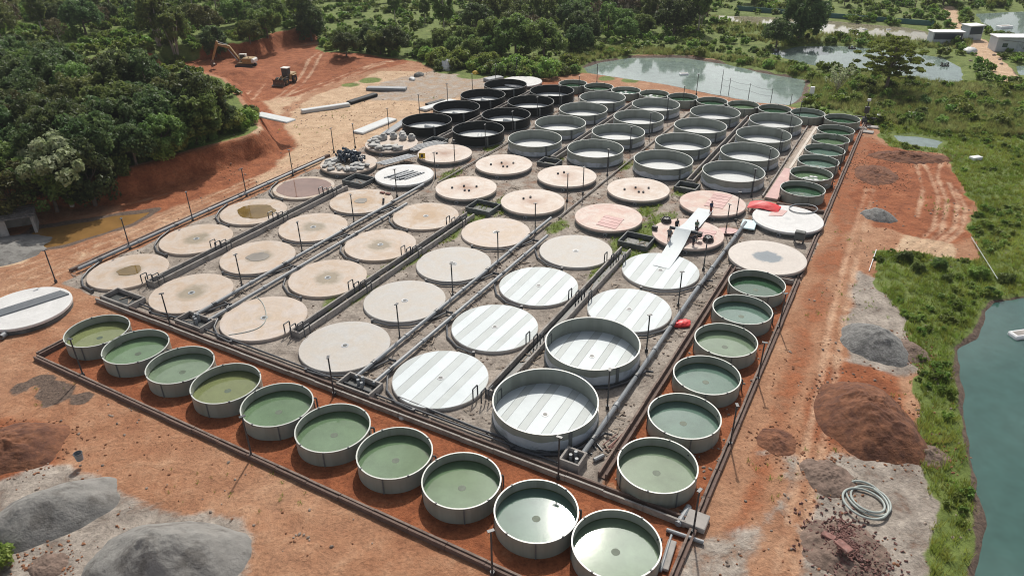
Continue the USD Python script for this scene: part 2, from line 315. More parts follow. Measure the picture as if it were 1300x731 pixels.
MAT = dict(
    pvc=M('grey_pipe', (0.20, 0.218, 0.235), 0.5, 0.12, 1.0), darkpipe=M('dark_pipe', (0.055, 0.06, 0.068), 0.45, 0.25, 2.0),
    post=M('post_steel', (0.035, 0.038, 0.042), 0.5, 0.3, 2.0), plate=M('galvanised_plate', (0.24, 0.255, 0.27), 0.4, 0.15, 3.0, metal=0.3),
    concrete=M('channel_concrete', (0.29, 0.27, 0.25), 0.85, 0.25, 1.6, bump=0.3, bscale=9, alt=(0.15, 0.13, 0.115)),
    kerb=M('kerb_brick', (0.12, 0.08, 0.066), 0.85, 0.3, 2.5, bump=0.4, bscale=12, alt=(0.16, 0.10, 0.075)),
    kerbtop=M('kerb_mortar', (0.20, 0.15, 0.125), 0.9, 0.3, 2.5, bump=0.3, bscale=14, alt=(0.09, 0.06, 0.05)),
    wallgrey=M('grey_sheet', (0.235, 0.255, 0.225), 0.42, 0.08, 0.8, rnd=0.05, alt=(0.17, 0.18, 0.155), altpos=(0.48, 0.72), streak=True), film=M('film_sheet', (0.42, 0.46, 0.50), 0.3, 0.16, 0.9, alt=(0.26, 0.29, 0.30), altpos=(0.52, 0.62)),
    insidegrey=M('grey_sheet_inside', (0.16, 0.19, 0.15), 0.4, 0.1, 0.8), rimgrey=M('rim_grey', (0.46, 0.48, 0.45), 0.4, 0.05, 1.0),
    black=M('black_sheet', (0.009, 0.012, 0.013), 0.5, 0.25, 1.0, spec=0.2), blackrim=M('black_rim', (0.03, 0.034, 0.034), 0.35, 0.15, 1.0),
    smallwall=M('small_tank_sheet', (0.245, 0.262, 0.225), 0.42, 0.07, 0.9, rnd=0.07, alt=(0.17, 0.172, 0.138), altpos=(0.46, 0.7), streak=True),
    seam=M('seam_strap', (0.10, 0.11, 0.11), 0.5, 0.2, 2.0), white=M('white_liner', (0.53, 0.55, 0.55), 0.5, 0.05, 0.8, alt=(0.48, 0.50, 0.49), altpos=(0.55, 0.8), spec=0.25),
    whitestrip=M('white_strip', (0.545, 0.60, 0.62), 0.5, 0.05, 0.7, alt=(0.47, 0.53, 0.55), altpos=(0.55, 0.8), rnd=0.05, spec=0.2), greystrip=M('grey_strip', (0.43, 0.47, 0.47), 0.5, 0.06, 0.7, alt=(0.36, 0.395, 0.39), altpos=(0.55, 0.8), rnd=0.05, spec=0.2),
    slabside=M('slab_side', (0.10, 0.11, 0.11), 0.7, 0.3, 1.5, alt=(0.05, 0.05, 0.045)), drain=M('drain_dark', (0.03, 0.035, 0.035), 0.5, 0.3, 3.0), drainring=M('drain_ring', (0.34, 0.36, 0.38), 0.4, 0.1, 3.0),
    sand=M('sand', (0.205, 0.20, 0.188), 0.95, 0.16, 1.6, bump=0.8, bscale=5, alt=(0.115, 0.108, 0.10), altpos=(0.5, 0.64)),
    gravel=M('gravel', (0.20, 0.20, 0.195), 0.95, 0.45, 6.0, bump=1.0, bscale=7, alt=(0.12, 0.12, 0.115), altpos=(0.45, 0.62)),
    redsoil=M('red_soil', (0.17, 0.07, 0.035), 0.95, 0.45, 2.4, bump=1.0, bscale=4.0, alt=(0.095, 0.038, 0.022), altpos=(0.44, 0.62)),
    rubble=M('rubble_soil', (0.17, 0.12, 0.095), 0.95, 0.4, 2.0, bump=0.9, bscale=6.0, alt=(0.10, 0.07, 0.055)),
    brick=M('broken_brick', (0.20, 0.10, 0.085), 0.9, 0.5, 4.0, rnd=0.25, alt=(0.30, 0.20, 0.18), altpos=(0.55, 0.7)), pink=M('pink_mat', (0.52, 0.33, 0.31), 0.7, 0.12, 1.5, rnd=0.06, alt=(0.66, 0.50, 0.46), altpos=(0.5, 0.75)),
    stone=M('stone', (0.24, 0.19, 0.155), 0.9, 0.35, 3.0, rnd=0.3), sack=M('sack_grey', (0.40, 0.40, 0.385), 0.85, 0.15, 4.0, bump=0.4, bscale=14, rnd=0.25), sackdark=M('fitting_dark', (0.03, 0.045, 0.065), 0.4, 0.4, 3.0, rnd=0.4),
    red=M('red_sheet', (0.68, 0.035, 0.04), 0.5, 0.12, 2.0), yellow=M('yellow_paint', (0.62, 0.40, 0.04), 0.5, 0.1, 2.0), machine=M('machine_yellow', (0.32, 0.20, 0.075), 0.5, 0.2, 2.0, alt=(0.2, 0.11, 0.06)),
    machinewhite=M('machine_white', (0.62, 0.60, 0.55), 0.45, 0.12, 2.0), machinedark=M('machine_dark', (0.045, 0.04, 0.038), 0.6, 0.3, 2.0), bucketsteel=M('bucket_steel', (0.13, 0.085, 0.065), 0.6, 0.3, 2.0),
    glass=M('cab_glass', (0.03, 0.05, 0.055), 0.08, 0.1, 2.0), tyre=M('tyre_rubber', (0.03, 0.028, 0.026), 0.8, 0.3, 3.0, alt=(0.12, 0.075, 0.05)),
    roofwhite=M('white_roof', (0.72, 0.73, 0.74), 0.5, 0.08, 0.5), panel=M('wall_panel', (0.42, 0.45, 0.48), 0.5, 0.08, 0.5), navy=M('dark_screen', (0.025, 0.035, 0.05), 0.5, 0.2, 0.7), tileroof=M('old_tile_roof', (0.13, 0.115, 0.105), 0.9, 0.4, 2.5, rnd=0.2), hutwall=M('hut_wall', (0.33, 0.31, 0.29), 0.9, 0.2, 1.0, alt=(0.16, 0.15, 0.135)),
    wood=M('grey_wood', (0.26, 0.21, 0.165), 0.85, 0.25, 2.0, rnd=0.2), bark=M('bark', (0.13, 0.10, 0.08), 0.95, 0.3, 3.0), barkpale=M('pale_bark', (0.34, 0.30, 0.25), 0.9, 0.2, 3.0), netting=M('green_net', (0.05, 0.13, 0.12), 0.8, 0.2, 1.0),
    bluebag=M('pale_blue_sheet', (0.45, 0.60, 0.64), 0.4, 0.1, 1.5), hose=M('hose_grey', (0.32, 0.36, 0.34), 0.5, 0.12, 2.0), road=M('road_concrete', (0.42, 0.40, 0.375), 0.9, 0.12, 0.6), fencemat=M('fence_wire', (0.16, 0.17, 0.17), 0.6, 0.2, 1.0),
    clod=M('earth_clod', (0.25, 0.115, 0.06), 0.95, 0.4, 3.0, bump=0.5, bscale=10), wetcap=M('wet_drain_cap', (0.055, 0.085, 0.05), 0.6, 0.3, 3.0), algae=M('algae_film', (0.06, 0.085, 0.035), 0.5, 0.3, 3.0), walk=M('walk_slab', (0.36, 0.30, 0.25), 0.9, 0.3, 1.2, alt=(0.22, 0.19, 0.15)), palewalk=M('pale_walk', (0.55, 0.50, 0.44), 0.8, 0.15, 1.0),
    skin=M('skin', (0.33, 0.20, 0.14), 0.6, 0.06, 8.0), hair=M('hair', (0.012, 0.010, 0.009), 0.6, 0.1, 8.0), cloth_dark=M('cloth_dark', (0.02, 0.022, 0.03), 0.9, 0.2, 5.0), cloth_blue=M('cloth_blue', (0.03, 0.045, 0.10), 0.9, 0.2, 5.0), cloth_grey=M('cloth_grey', (0.12, 0.13, 0.14), 0.9, 0.2, 5.0), cloth_green=M('cloth_green', (0.10, 0.17, 0.12), 0.9, 0.2, 5.0), cloth_red=M('cloth_maroon', (0.17, 0.03, 0.03), 0.9, 0.2, 5.0),
    mudwater=water_mat('mud_water', (0.22, 0.125, 0.045), 0.05, 0.04), brownwater=water_mat('brown_puddle', (0.20, 0.125, 0.10), 0.04, 0.02), olivewater=water_mat('olive_puddle', (0.16, 0.105, 0.035), 0.05, 0.02), greywater=water_mat('grey_puddle', (0.25, 0.23, 0.20), 0.04, 0.02),
    pondwater=tankwater_mat('pond_water_look', (0.20, 0.26, 0.235), 0.15, 0.10), nearpond=tankwater_mat('near_pond_look', (0.055, 0.125, 0.108), 0.3, 0.12), brownpond=tankwater_mat('brown_pond_look', (0.30, 0.27, 0.19), 0.2, 0.1),
    leaf_dark=leaf_mat('leaf_dark', (0.070, 0.115, 0.041), (0.229, 0.288, 0.100), 0.45), leaf_mid=leaf_mat('leaf_mid', (0.119, 0.184, 0.048), (0.335, 0.414, 0.124), 0.45), leaf_pale=leaf_mat('leaf_pale', (0.294, 0.345, 0.177), (0.400, 0.420, 0.300), 0.45), leaf_bright=leaf_mat('leaf_bright', (0.202, 0.311, 0.060), (0.400, 0.420, 0.130), 0.4),
    leaf_lime=leaf_mat('leaf_lime', (0.15, 0.21, 0.035), (0.29, 0.36, 0.08), 0.45), leaf_olive=leaf_mat('leaf_olive', (0.10, 0.115, 0.035), (0.235, 0.235, 0.085), 0.4), leaf_brown=leaf_mat('leaf_brown', (0.10, 0.085, 0.04), (0.21, 0.175, 0.09), 0.4),
    grass=leaf_mat('grass_blades', (0.165, 0.232, 0.035), (0.439, 0.450, 0.110), 0.4, 0.25, 0.12), reed=leaf_mat('reed_blades', (0.220, 0.251, 0.070), (0.450, 0.450, 0.205), 0.4, 0.25, 0.15), weed=leaf_mat('weed_leaves', (0.111, 0.184, 0.028), (0.330, 0.436, 0.087), 0.4, 0.25, 0.12),
)
MAT['pad_fresh'] = pad_mat('pad_fresh', (0.43, 0.42, 0.402), (0.54, 0.48, 0.41), 0.2, 0.5, (0.50, 0.48, 0.45), 0.7, rings=(0.97, 1.03))
MAT['pad_dry'] = pad_mat('pad_dry', (0.479, 0.417, 0.364), (0.55, 0.42, 0.31), 1.0, 1.9, (0.30, 0.255, 0.19), 0.85)
MAT['pad_ring'] = pad_mat('pad_ring', (0.479, 0.421, 0.368), (0.50, 0.36, 0.24), 1.2, 2.7, (0.42, 0.30, 0.19), 0.9)
MAT['pad_bare'] = pad_mat('pad_bare', (0.487, 0.428, 0.385), (0.58, 0.46, 0.35), 0.3, 0.8, (0.40, 0.34, 0.26), 0.85)
MAT['pad_red'] = pad_mat('pad_red', (0.54, 0.485, 0.435), (0.58, 0.45, 0.36), 0.2, 2.3, (0.33, 0.20, 0.13), 0.85)
MAT['pad_pink'] = pad_mat('pad_pink', (0.53, 0.45, 0.4), (0.60, 0.38, 0.32), 0.5, 2.2, (0.50, 0.37, 0.29), 0.9)
MAT['pad_white'] = pad_mat('pad_white', (0.622, 0.622, 0.613), (0.62, 0.61, 0.60), 0.1, 0.6, (0.55, 0.55, 0.55), 0.4, 0.35)
MAT['pad_blue'] = pad_mat('pad_blue', (0.529, 0.487, 0.445), (0.55, 0.49, 0.44), 1.2, 1.6, (0.21, 0.24, 0.26), 0.4, 0.45)

# ------------------------------------------------------------------ terrain
BANKH = 3.4
BANK = poly([(-500, 330), (-200, 290), (60, 262), (140, 256), (240, 226), (336, 198), (352, 186), (334, 160), (318, 138), (300, 118), (262, 106), (205, 98), (192, 90), (210, 78), (270, 74), (326, 72), (352, 60), (400, 50), (404, 30), (300, -30), (-500, -60)])
P_NEARPOND = poly([(1300, 374), (1262, 380), (1250, 392), (1236, 424), (1214, 440), (1215, 470), (1220, 500), (1227, 536), (1236, 590), (1246, 640), (1243, 690), (1236, 731), (1230, 790), (1700, 860), (1750, 430), (1450, 380)])
P_FARPOND = poly([(738, 84), (760, 77), (800, 71), (870, 71), (920, 79), (975, 91), (1026, 100), (1022, 120), (1004, 133), (960, 129), (900, 118), (850, 107), (800, 100), (765, 95), (742, 91)])
P_TEAL = poly([(975, 66), (1010, 57), (1060, 56), (1100, 59), (1150, 64), (1200, 71), (1224, 84), (1228, 104), (1200, 107), (1160, 99), (1110, 92), (1060, 87), (1010, 78)])
P_BROWN = poly([(905, 18), (1000, 21), (1045, 24), (1100, 29), (1150, 33), (1186, 40), (1182, 52), (1130, 48), (1080, 43), (1040, 42), (975, 32), (915, 26)])
P_TEALR = poly([(1236, 16), (1300, 13), (1420, 12), (1420, 47), (1310, 47), (1275, 46), (1252, 36)])
P_SMALL = poly([(1130, 170), (1165, 171), (1200, 179), (1194, 189), (1160, 185), (1138, 179)])
P_PUD = poly([(20, 306), (48, 288), (110, 279), (150, 272), (197, 266), (170, 284), (120, 300), (80, 312), (40, 318)])
P_SIDE = poly([(1288, 82), (1330, 80), (1350, 96), (1292, 95)])
PONDS = [P_NEARPOND, P_FARPOND, P_TEAL, P_BROWN, P_TEALR, P_SMALL, P_PUD, P_SIDE]
PDEPTH = [0.9, 0.7, 0.7, 0.6, 0.6, 0.3, 0.28, 0.5]
WLEV = [-0.32, -0.4, -0.4, -0.35, -0.35, -0.16, -0.14, -0.3]

def height(x, y):
    x = np.asarray(x, float); y = np.asarray(y, float)
    u, v = toUV(x, y)
    site = ss(np.minimum(np.minimum(u + 10, 74 - u), np.minimum(v + 17, 103 - v)), -4, 2)
    z = (n2(x, y, 0.11, 1) - 0.5) * 0.5 * (1 - site) + (n2(x, y, 0.5, 2) - 0.5) * (0.14 + 0.14 * (1 - site))
    z = z - 0.03
    d = sdf(BANK, x, y) + (n2(x, y, 0.22, 3) - 0.5) * 2.6
    z = z + BANKH * ss(d, -1.2, 1.6) + ss(d, 2, 40) * (n2(x, y, 0.05, 4) - 0.35) * 2.0
    # spoil heap under the excavator and rough ground in the pit
    for (px, py), r, hh in (((306, 97), 9.0, 1.6), ((420, 78), 12.0, 1.4), ((380, 86), 7.0, 0.8), ((470, 84), 9.0, 0.9)):
        c = at(px, py); q = np.hypot(x - c[0], y - c[1]) / r
        z = z + hh * np.exp(-q * q * 2.2) * (0.7 + 0.6 * n2(x, y, 0.35, 9))
    bg = ss(y, 250, 380)
    z = z + bg * (n2(x, y, 0.02, 5) - 0.4) * 4.0
    for P, dep in zip(PONDS, PDEPTH):
        d = sdf(P, x, y) + (n2(x, y, 0.35, 6) - 0.5) * 1.3
        k = ss(d, -0.7, 1.5)
        z = z * (1 - ss(d, -3.0, 0.0)) - dep * k
    # bund of grass on the near pond's shore and wheel ruts
    for L, w in RUTS:
        dd = linedist(L, x, y)
        z = z - 0.10 * np.exp(-(dd / w) ** 2) + 0.06 * np.exp(-((dd - w * 1.7) / (w * 0.7)) ** 2)
    return z

RUTS = []
def rut(pts, w=0.35):
    RUTS.append((poly(pts), w))
# wheel tracks on the right track, the turning circle, the left lane and the ramp to the pit
for o in (0, 24):
    rut([(985 + o, 725), (1010 + o * .9, 620), (1035 + o * .8, 520), (1052 + o * .7, 420), (1068 + o * .6, 350), (1085 + o * .5, 290), (1100 + o * .4, 240)], 0.4)
for p in ([(1140, 330), (1185, 290), (1192, 250), (1178, 215), (1162, 192)], [(1150, 330), (1195, 295), (1203, 255), (1190, 225), (1196, 200)], [(1165, 325), (1212, 290), (1216, 258), (1205, 232)], [(1170, 332), (1222, 292), (1226, 262), (1214, 240)], [(1165, 275), (1172, 240), (1163, 205)]):
    rut(p, 0.38)
for o in (0, 9, 20, 29):
    rut([(0, 348 + o), (120, 306 + o * .8), (230, 264 + o * .6), (330, 222 + o * .45), (420, 178 + o * .3), (500, 142 + o * .2)], 0.3)
for p in ([(345, 128), (372, 108), (392, 85), (412, 62)], [(352, 130), (382, 108), (404, 84), (418, 60)], [(358, 130), (420, 105), (470, 88), (508, 76)], [(352, 126), (400, 108), (450, 92), (500, 80)], [(366, 128), (430, 102), (490, 84)], [(306, 128), (322, 110)], [(320, 128), (336, 106)]):
    rut(p, 0.42)

def axis(breaks):
    out = [breaks[0][0]]
    for (a, s), (b, _) in zip(breaks[:-1], breaks[1:]):
        n = max(1, int(round((b - a) / s))); out += list(a + (b - a) * (np.arange(n) + 1) / n)
    return np.array(out)

gx = axis([(-1500, 120), (-420, 12), (-200, 2.0), (-95, 0.75), (-52, 0.42), (70, 0.75), (130, 2.0), (230, 12), (430, 120), (1500, 1)])
gy = axis([(-400, 60), (-40, 6), (20, 0.42), (95, 0.6), (150, 0.8), (200, 1.6), (340, 8), (480, 60), (1000, 250), (2500, 1)])
X, Y = np.meshgrid(gx, gy)
Z = height(X, Y)

def mask(P, w0=-0.6, w1=0.6, wob=1.6, s=0.25, seed=11):
    d = sdf(P, X, Y) + (n2(X, Y, s, seed) - 0.5) * 2 * wob
    return ss(d, w0, w1)

U, V = toUV(X, Y)
def uvbox(u0, u1, v0, v1):
    return np.array([G(u0, v0), G(u1, v0), G(u1, v1), G(u0, v1)])
m_red = mask(uvbox(7.8, 69, -15.4, -5.2), -0.1, 0.3, 0.05)
m_red = np.maximum(m_red, mask(uvbox(61.8, 69, -4.5, 34), -0.1, 0.3, 0.05))
m_red = np.maximum(m_red, mask(uvbox(61.5, 68.5, 55, 101), -0.1, 0.4, 0.2))
m_red = np.maximum(m_red, 0.75 * mask(uvbox(-4, 68, 93.5, 103), -0.3, 1.0, 0.8))
for pts, k in (([(192, 62), (300, 66), (360, 60), (420, 55), (530, 72), (500, 88), (440, 100), (400, 118), (340, 128), (300, 122), (200, 100)], 1.0),
               ([(1100, 180), (1190, 195), (1235, 250), (1238, 300), (1215, 315), (1150, 300), (1105, 290), (1080, 250), (1090, 200)], 0.9),
               ([(150, 262), (240, 232), (340, 206), (350, 190), (352, 215), (260, 252), (150, 285)], 0.8),
               ([(-80, 520), (60, 530), (80, 580), (20, 620), (-80, 640)], 0.7), ([(1030, 470), (1120, 450), (1170, 500), (1165, 590), (1060, 590), (1000, 560)], 0.7),
               ([(1065, 175), (1110, 170), (1140, 190), (1085, 330), (1055, 400), (1020, 520), (985, 640), (955, 700), (895, 690), (960, 540), (1010, 390), (1050, 260)], 0.55)):
    m_red = np.maximum(m_red, k * mask(poly(pts), -1.5, 2.0, 2.2))
m_red = np.maximum(m_red, 0.9 * ss(sdf(BANK, X, Y), -6, -1) * ss(-sdf(BANK, X, Y), -3, -0.5) * ss(Y, 90, 100))
m_sand = np.zeros_like(X)
for pts, k in (([(330, 190), (390, 125), (480, 92), (600, 88), (660, 105), (560, 140), (480, 180), (420, 205), (372, 222), (320, 240)], 0.9),
               ([(300, 100), (420, 55), (430, 75), (380, 130), (330, 160), (310, 140)], 0.75), ([(1110, 330), (1160, 295), (1215, 300), (1225, 330), (1180, 335), (1110, 345)], 0.85),
               ([(1235, 50), (1250, 52), (1292, 100), (1275, 106), (1225, 62)], 0.9), ([(1195, 10), (1215, 10), (1225, 40), (1205, 42)], 0.4), ([(0, 350), (160, 292), (330, 228), (420, 190), (420, 200), (330, 245), (180, 312), (70, 350), (0, 388)], 0.42),
               ([(-40, 290), (35, 300), (40, 330), (0, 345), (-60, 350)], 0.8), ([(1090, 560), (1180, 570), (1210, 650), (1195, 760), (1040, 760), (1060, 640)], 0.35)):
    m_sand = np.maximum(m_sand, k * mask(poly(pts), -1.5, 2.0, 2.0, 0.2, 13))
m_grey = mask(uvbox(-4.5, 61.6, -5.0, 36.5), -0.8, 0.6, 0.5, 0.4, 17)
m_grey = np.maximum(m_grey, 0.62 * mask(uvbox(-4.5, 61.5, 34, 94), -1.0, 1.0, 0.8, 0.4, 17))
m_grey = np.maximum(m_grey, 0.85 * mask(uvbox(60, 69, 33.8, 56), -0.6, 0.8, 0.4, 0.4, 17))
for pts, k in (([(-20, 610), (60, 580), (145, 600), (170, 640), (310, 650), (335, 700), (300, 800), (-20, 800)], 0.7), ([(860, 690), (940, 660), (985, 620), (1000, 570), (960, 575), (1010, 560), (1040, 600), (980, 690), (960, 760), (850, 760)], 0.6),
               ([(1085, 340), (1130, 360), (1160, 400), (1175, 470), (1150, 480), (1080, 460), (1070, 400)], 0.75), ([(480, 105), (560, 85), (620, 96), (640, 110), (560, 130), (460, 130)], 0.55), ([(1040, 572), (1180, 560), (1222, 650), (1215, 770), (1005, 770), (1030, 640)], 0.68)):
    if k: m_grey = np.maximum(m_grey, k * mask(poly(pts), -1.2, 1.2, 1.6, 0.3, 19))
m_gr = np.zeros_like(X)
GRASS_R = [(1108, 318), (1160, 322), (1240, 330), (1232, 290), (1238, 262), (1218, 232), (1200, 195), (1128, 186), (1104, 150), (1060, 134), (1028, 128), (1032, 96), (1100, 92), (1240, 104), (1420, 100), (1500, 300), (1420, 385), (1262, 380), (1250, 400), (1236, 428), (1222, 444), (1219, 470), (1222, 500), (1229, 536), (1236, 590), (1243, 640), (1238, 690), (1225, 740), (1180, 745), (1185, 640), (1158, 560), (1166, 480), (1142, 400), (1112, 360)]
m_gr = np.maximum(m_gr, mask(poly(GRASS_R), -0.8, 0.8, 1.2, 0.4, 23))
GRASS_BACK = [(408, 70), (470, 72), (530, 78), (560, 92), (640, 100), (690, 100), (740, 92), (800, 101), (760, 95), (740, 84), (760, 76), (800, 70), (880, 70), (1000, 95), (1030, 102), (1028, 128), (1004, 134), (1030, 140), (1120, 160), (1500, 140), (1700, -20), (700, -60), (-500, -60), (-500, 90), (150, 88), (205, 84), (270, 72), (330, 70), (352, 58), (400, 46)]
m_gr = np.maximum(m_gr, mask(poly(GRASS_BACK), -1.5, 1.5, 1.8, 0.25, 23))
m_gr = np.maximum(m_gr, ss(sdf(BANK, X, Y), 1.5, 3.5))
m_gr = np.maximum(m_gr, ss(Y, 235, 260))
m_gr = np.maximum(m_gr, ss(np.abs(X - 20), 150, 190))
for uu, vv, r in ((26, 9, 2.2), (26.6, 18, 1.8), (27.5, 26, 1.4), (49, 36, 3.0), (50, 42, 2.0), (29, 38, 2), (16, 44, 1.5), (48.5, 26, 1.5), (27, 34, 2), (38, 60, 1.2), (49, 62, 1.4), (49, 55, 1.6), (27, 57, 1.4), (15, 58, 1.2), (47, 46, 1.5), (38.5, 35, 1.3), (4.8, 22, 1.2), (49.5, 31, 1.5)):
    c = G(uu, vv); q = np.hypot((U - uu), (V - vv) * 0.45)
    m_gr = np.maximum(m_gr, 0.62 * ss(r - q, -0.8, 0.8))
for px, py, r in ((600, 96, 4), (640, 92, 4), (470, 102, 3), (445, 108, 2.5), (-8, 700, 1.2), (770, 100, 2.5), (800, 103, 2.5), (1040, 132, 4)):
    c = at(px, py); m_gr = np.maximum(m_gr, 0.7 * ss(r - np.hypot(X - c[0], Y - c[1]), -1.0, 1.5))
for P in PONDS[:1] + PONDS[6:7]:
    m_gr *= 1 - 0.75 * ss(sdf(P, X, Y), -0.7, 0.2)
m_path = np.maximum(mask(poly([(1236, 48), (1252, 50), (1294, 100), (1278, 107), (1230, 64)]), -.8, .8, .8), .8 * mask(poly([(1196, 8), (1214, 8), (1228, 44), (1210, 46)]), -.8, .8, 1.0))
m_gr *= 1 - m_path; m_sand = np.maximum(m_sand, m_path)
ROADSTRIP = poly([(905, 18), (1190, 36), (1230, 55), (1240, 60)])
m_dark = 0.42 * mask(uvbox(-4, 61, -5, 35), -1, 1, 2.5, 0.35, 29) * n2(X, Y, 0.28, 31)
for P in PONDS:
    m_dark = np.maximum(m_dark, 0.8 * ss(sdf(P, X, Y) + (n2(X, Y, 0.4, 8) - 0.5), -1.6, -0.2))
for px, py, r in ((70, 500, 1.8), (50, 480, 1.4), (30, 490, 1.2), (100, 505, 1.0), (1020, 300, 2)):
    c = at(px, py); m_dark = np.maximum(m_dark, 0.85 * ss(r + (n2(X, Y, 0.5, 33) - 0.5) * 3 - np.hypot(X - c[0], Y - c[1]), -0.3, 0.5))
m_trk = np.zeros_like(X)
for L, w in RUTS:
    m_trk = np.maximum(m_trk, (0.35 + 0.65 * n2(X, Y, 0.2, 37)) * np.exp(-(linedist(L, X, Y) / (w * 1.5)) ** 2))
m_trk *= (1 - ss(m_gr, 0.3, 0.7))
tri = []
nx, ny = len(gx), len(gy)
idx = np.arange(nx * ny).reshape(ny, nx)
F = np.concatenate([np.stack([idx[:-1, :-1], idx[:-1, 1:], idx[1:, 1:]], -1).reshape(-1, 3), np.stack([idx[:-1, :-1], idx[1:, 1:], idx[1:, :-1]], -1).reshape(-1, 3)])
gm = usdkit.mesh(stage, '/World/ground', (np.stack([X, Y, Z], -1).reshape(-1, 3), F), None, smooth=True)
pa = UsdGeom.PrimvarsAPI(gm)
for nm, chans in (('zone_a', (m_red, m_sand, m_grey)), ('zone_b', (m_gr, m_dark, m_trk))):
    pa.CreatePrimvar(nm, Sdf.ValueTypeNames.Color3fArray, 'vertex').Set(Vt.Vec3fArray.FromNumpy(np.stack(chans, -1).reshape(-1, 3).astype(np.float32)))
setmeta(gm.GetPrim(), 'bare red and tan earth of the building site with grassy banks around', None, None, 'structure')

def ground_mat():
    N = {'g': ('geometry', {}), 'A': ('attribute', {'attribute': 'zone_a'}), 'B': ('attribute', {'attribute': 'zone_b'}), 'sa': ('separate_color', {}), 'sb': ('separate_color', {}),
         'nb': ('noise_texture', {'scale': 0.45, 'detail': 8.0, 'roughness': 0.68, 'distortion': 0.3}), 'nm': ('noise_texture', {'scale': 0.09, 'detail': 5.0, 'roughness': 0.6}), 'nf': ('noise_texture', {'scale': 3.5, 'detail': 7.0, 'roughness': 0.72}),
         'vor': ('voronoi_texture', {'scale': 1.6, 'randomness': 1.0}),
         'p': ('principled_bsdf', {'roughness': 0.93, 'specular_ior_level': 0.25})}
    L = [('g.position', 'nb.vector'), ('g.position', 'nm.vector'), ('g.position', 'nf.vector'), ('A.color', 'sa.color'), ('B.color', 'sb.color')]
    del N['vor']
    def ramp(n, stops, fac):
        N[n] = ('rgb_ramp', {'ramp': stops}); L.append((fac, n + '.fac')); return n + '.color'
    base = ramp('c0', [(0.3, (0.199, 0.088, 0.049)), (0.5, (0.339, 0.170, 0.094)), (0.7, (0.503, 0.310, 0.193))], 'nb.fac')
    big = ramp('c0b', [(0.35, (0.292, 0.117, 0.056)), (0.65, (0.421, 0.252, 0.158))], 'nm.fac')
    N['m0'] = ('mix', {'fac': 0.5}); L += [(base, 'm0.color1'), (big, 'm0.color2')]
    cur = 'm0.color'
    def layer(key, chan, color, amp=0.7, lo=0.35, hi=0.65, noise='nb.fac'):
        nonlocal cur, L
        N[key + 'a'] = ('math', {'math_type': 'multiply_add', 'value2': amp, 'value3': -amp / 2}); L.append((noise, key + 'a.value1'))
        N[key + 'b'] = ('math', {'math_type': 'add'}); L += [(chan, key + 'b.value1'), (key + 'a.value', key + 'b.value2')]
        N[key + 'c'] = ('map_range', {'range_type': 'smoothstep', 'from_min': lo, 'from_max': hi, 'to_min': 0.0, 'to_max': 1.0, 'clamp': True}); L.append((key + 'b.value', key + 'c.value'))
        N[key + 'm'] = ('mix', {}); L += [(key + 'c.result', key + 'm.fac'), (cur, key + 'm.color1'), (color, key + 'm.color2')]
        cur = key + 'm.color'
    layer('sand', 'sa.g', ramp('cs', [(0.3, (0.40, 0.265, 0.165)), (0.7, (0.60, 0.44, 0.30))], 'nb.fac'))
    layer('red', 'sa.r', ramp('cr', [(0.3, (0.170, 0.053, 0.023)), (0.55, (0.292, 0.099, 0.042)), (0.75, (0.386, 0.164, 0.082))], 'nb.fac'))
    layer('grey', 'sa.b', ramp('cg', [(0.28, (0.135, 0.112, 0.095)), (0.5, (0.305, 0.265, 0.228)), (0.72, (0.47, 0.415, 0.36))], 'nb.fac'), 0.8)
    layer('dark', 'sb.g', ramp('cd', [(0.3, (0.085, 0.06, 0.048)), (0.7, (0.16, 0.115, 0.09))], 'nf.fac'), 0.7, 0.4, 0.7)
    layer('trk', 'sb.b', ramp('ct', [(0.3, (0.42, 0.255, 0.16)), (0.7, (0.56, 0.38, 0.26))], 'nf.fac'), 1.1, 0.3, 0.95)
    layer('grs', 'sb.r', ramp('cgr', [(0.3, (0.075, 0.11, 0.024)), (0.55, (0.14, 0.185, 0.045)), (0.8, (0.22, 0.225, 0.09))], 'nb.fac'), 0.9, 0.35, 0.6)
    fine = ramp('cf', [(0.25, (0.5, 0.5, 0.5)), (0.5, (0.97, 0.97, 0.97)), (0.8, (1.3, 1.28, 1.24))], 'nf.fac')
    N['mul'] = ('mix', {'mix_type': 'multiply', 'fac': 1.0}); L += [(cur, 'mul.color1'), (fine, 'mul.color2'), ('mul.color', 'p.base_color')]
    N['b1'] = ('bump', {'strength': 0.9, 'distance': 0.4}); N['b2'] = ('bump', {'strength': 0.9, 'distance': 0.10})
    L += [('nb.fac', 'b1.height'), ('b1.normal', 'b2.normal'), ('nf.fac', 'b2.height'), ('b2.normal', 'p.normal')]
    return usdkit.material(stage, '/World/Looks/ground_look', N, L, surface='p.BSDF')
UsdShade.MaterialBindingAPI.Apply(gm.GetPrim()).Bind(ground_mat())

from scipy.interpolate import RegularGridInterpolator
_H = RegularGridInterpolator((gy, gx), Z, bounds_error=False, fill_value=0.0)
def gz(x, y):
    return float(_H((float(y), float(x))))

def ground_at(px, py):
    z = 0.0
    for _ in range(12):
        p = at(px, py, z); z = 0.5 * z + 0.5 * gz(*p)
    p = at(px, py, z)
    return np.array([p[0], p[1], gz(*p)])

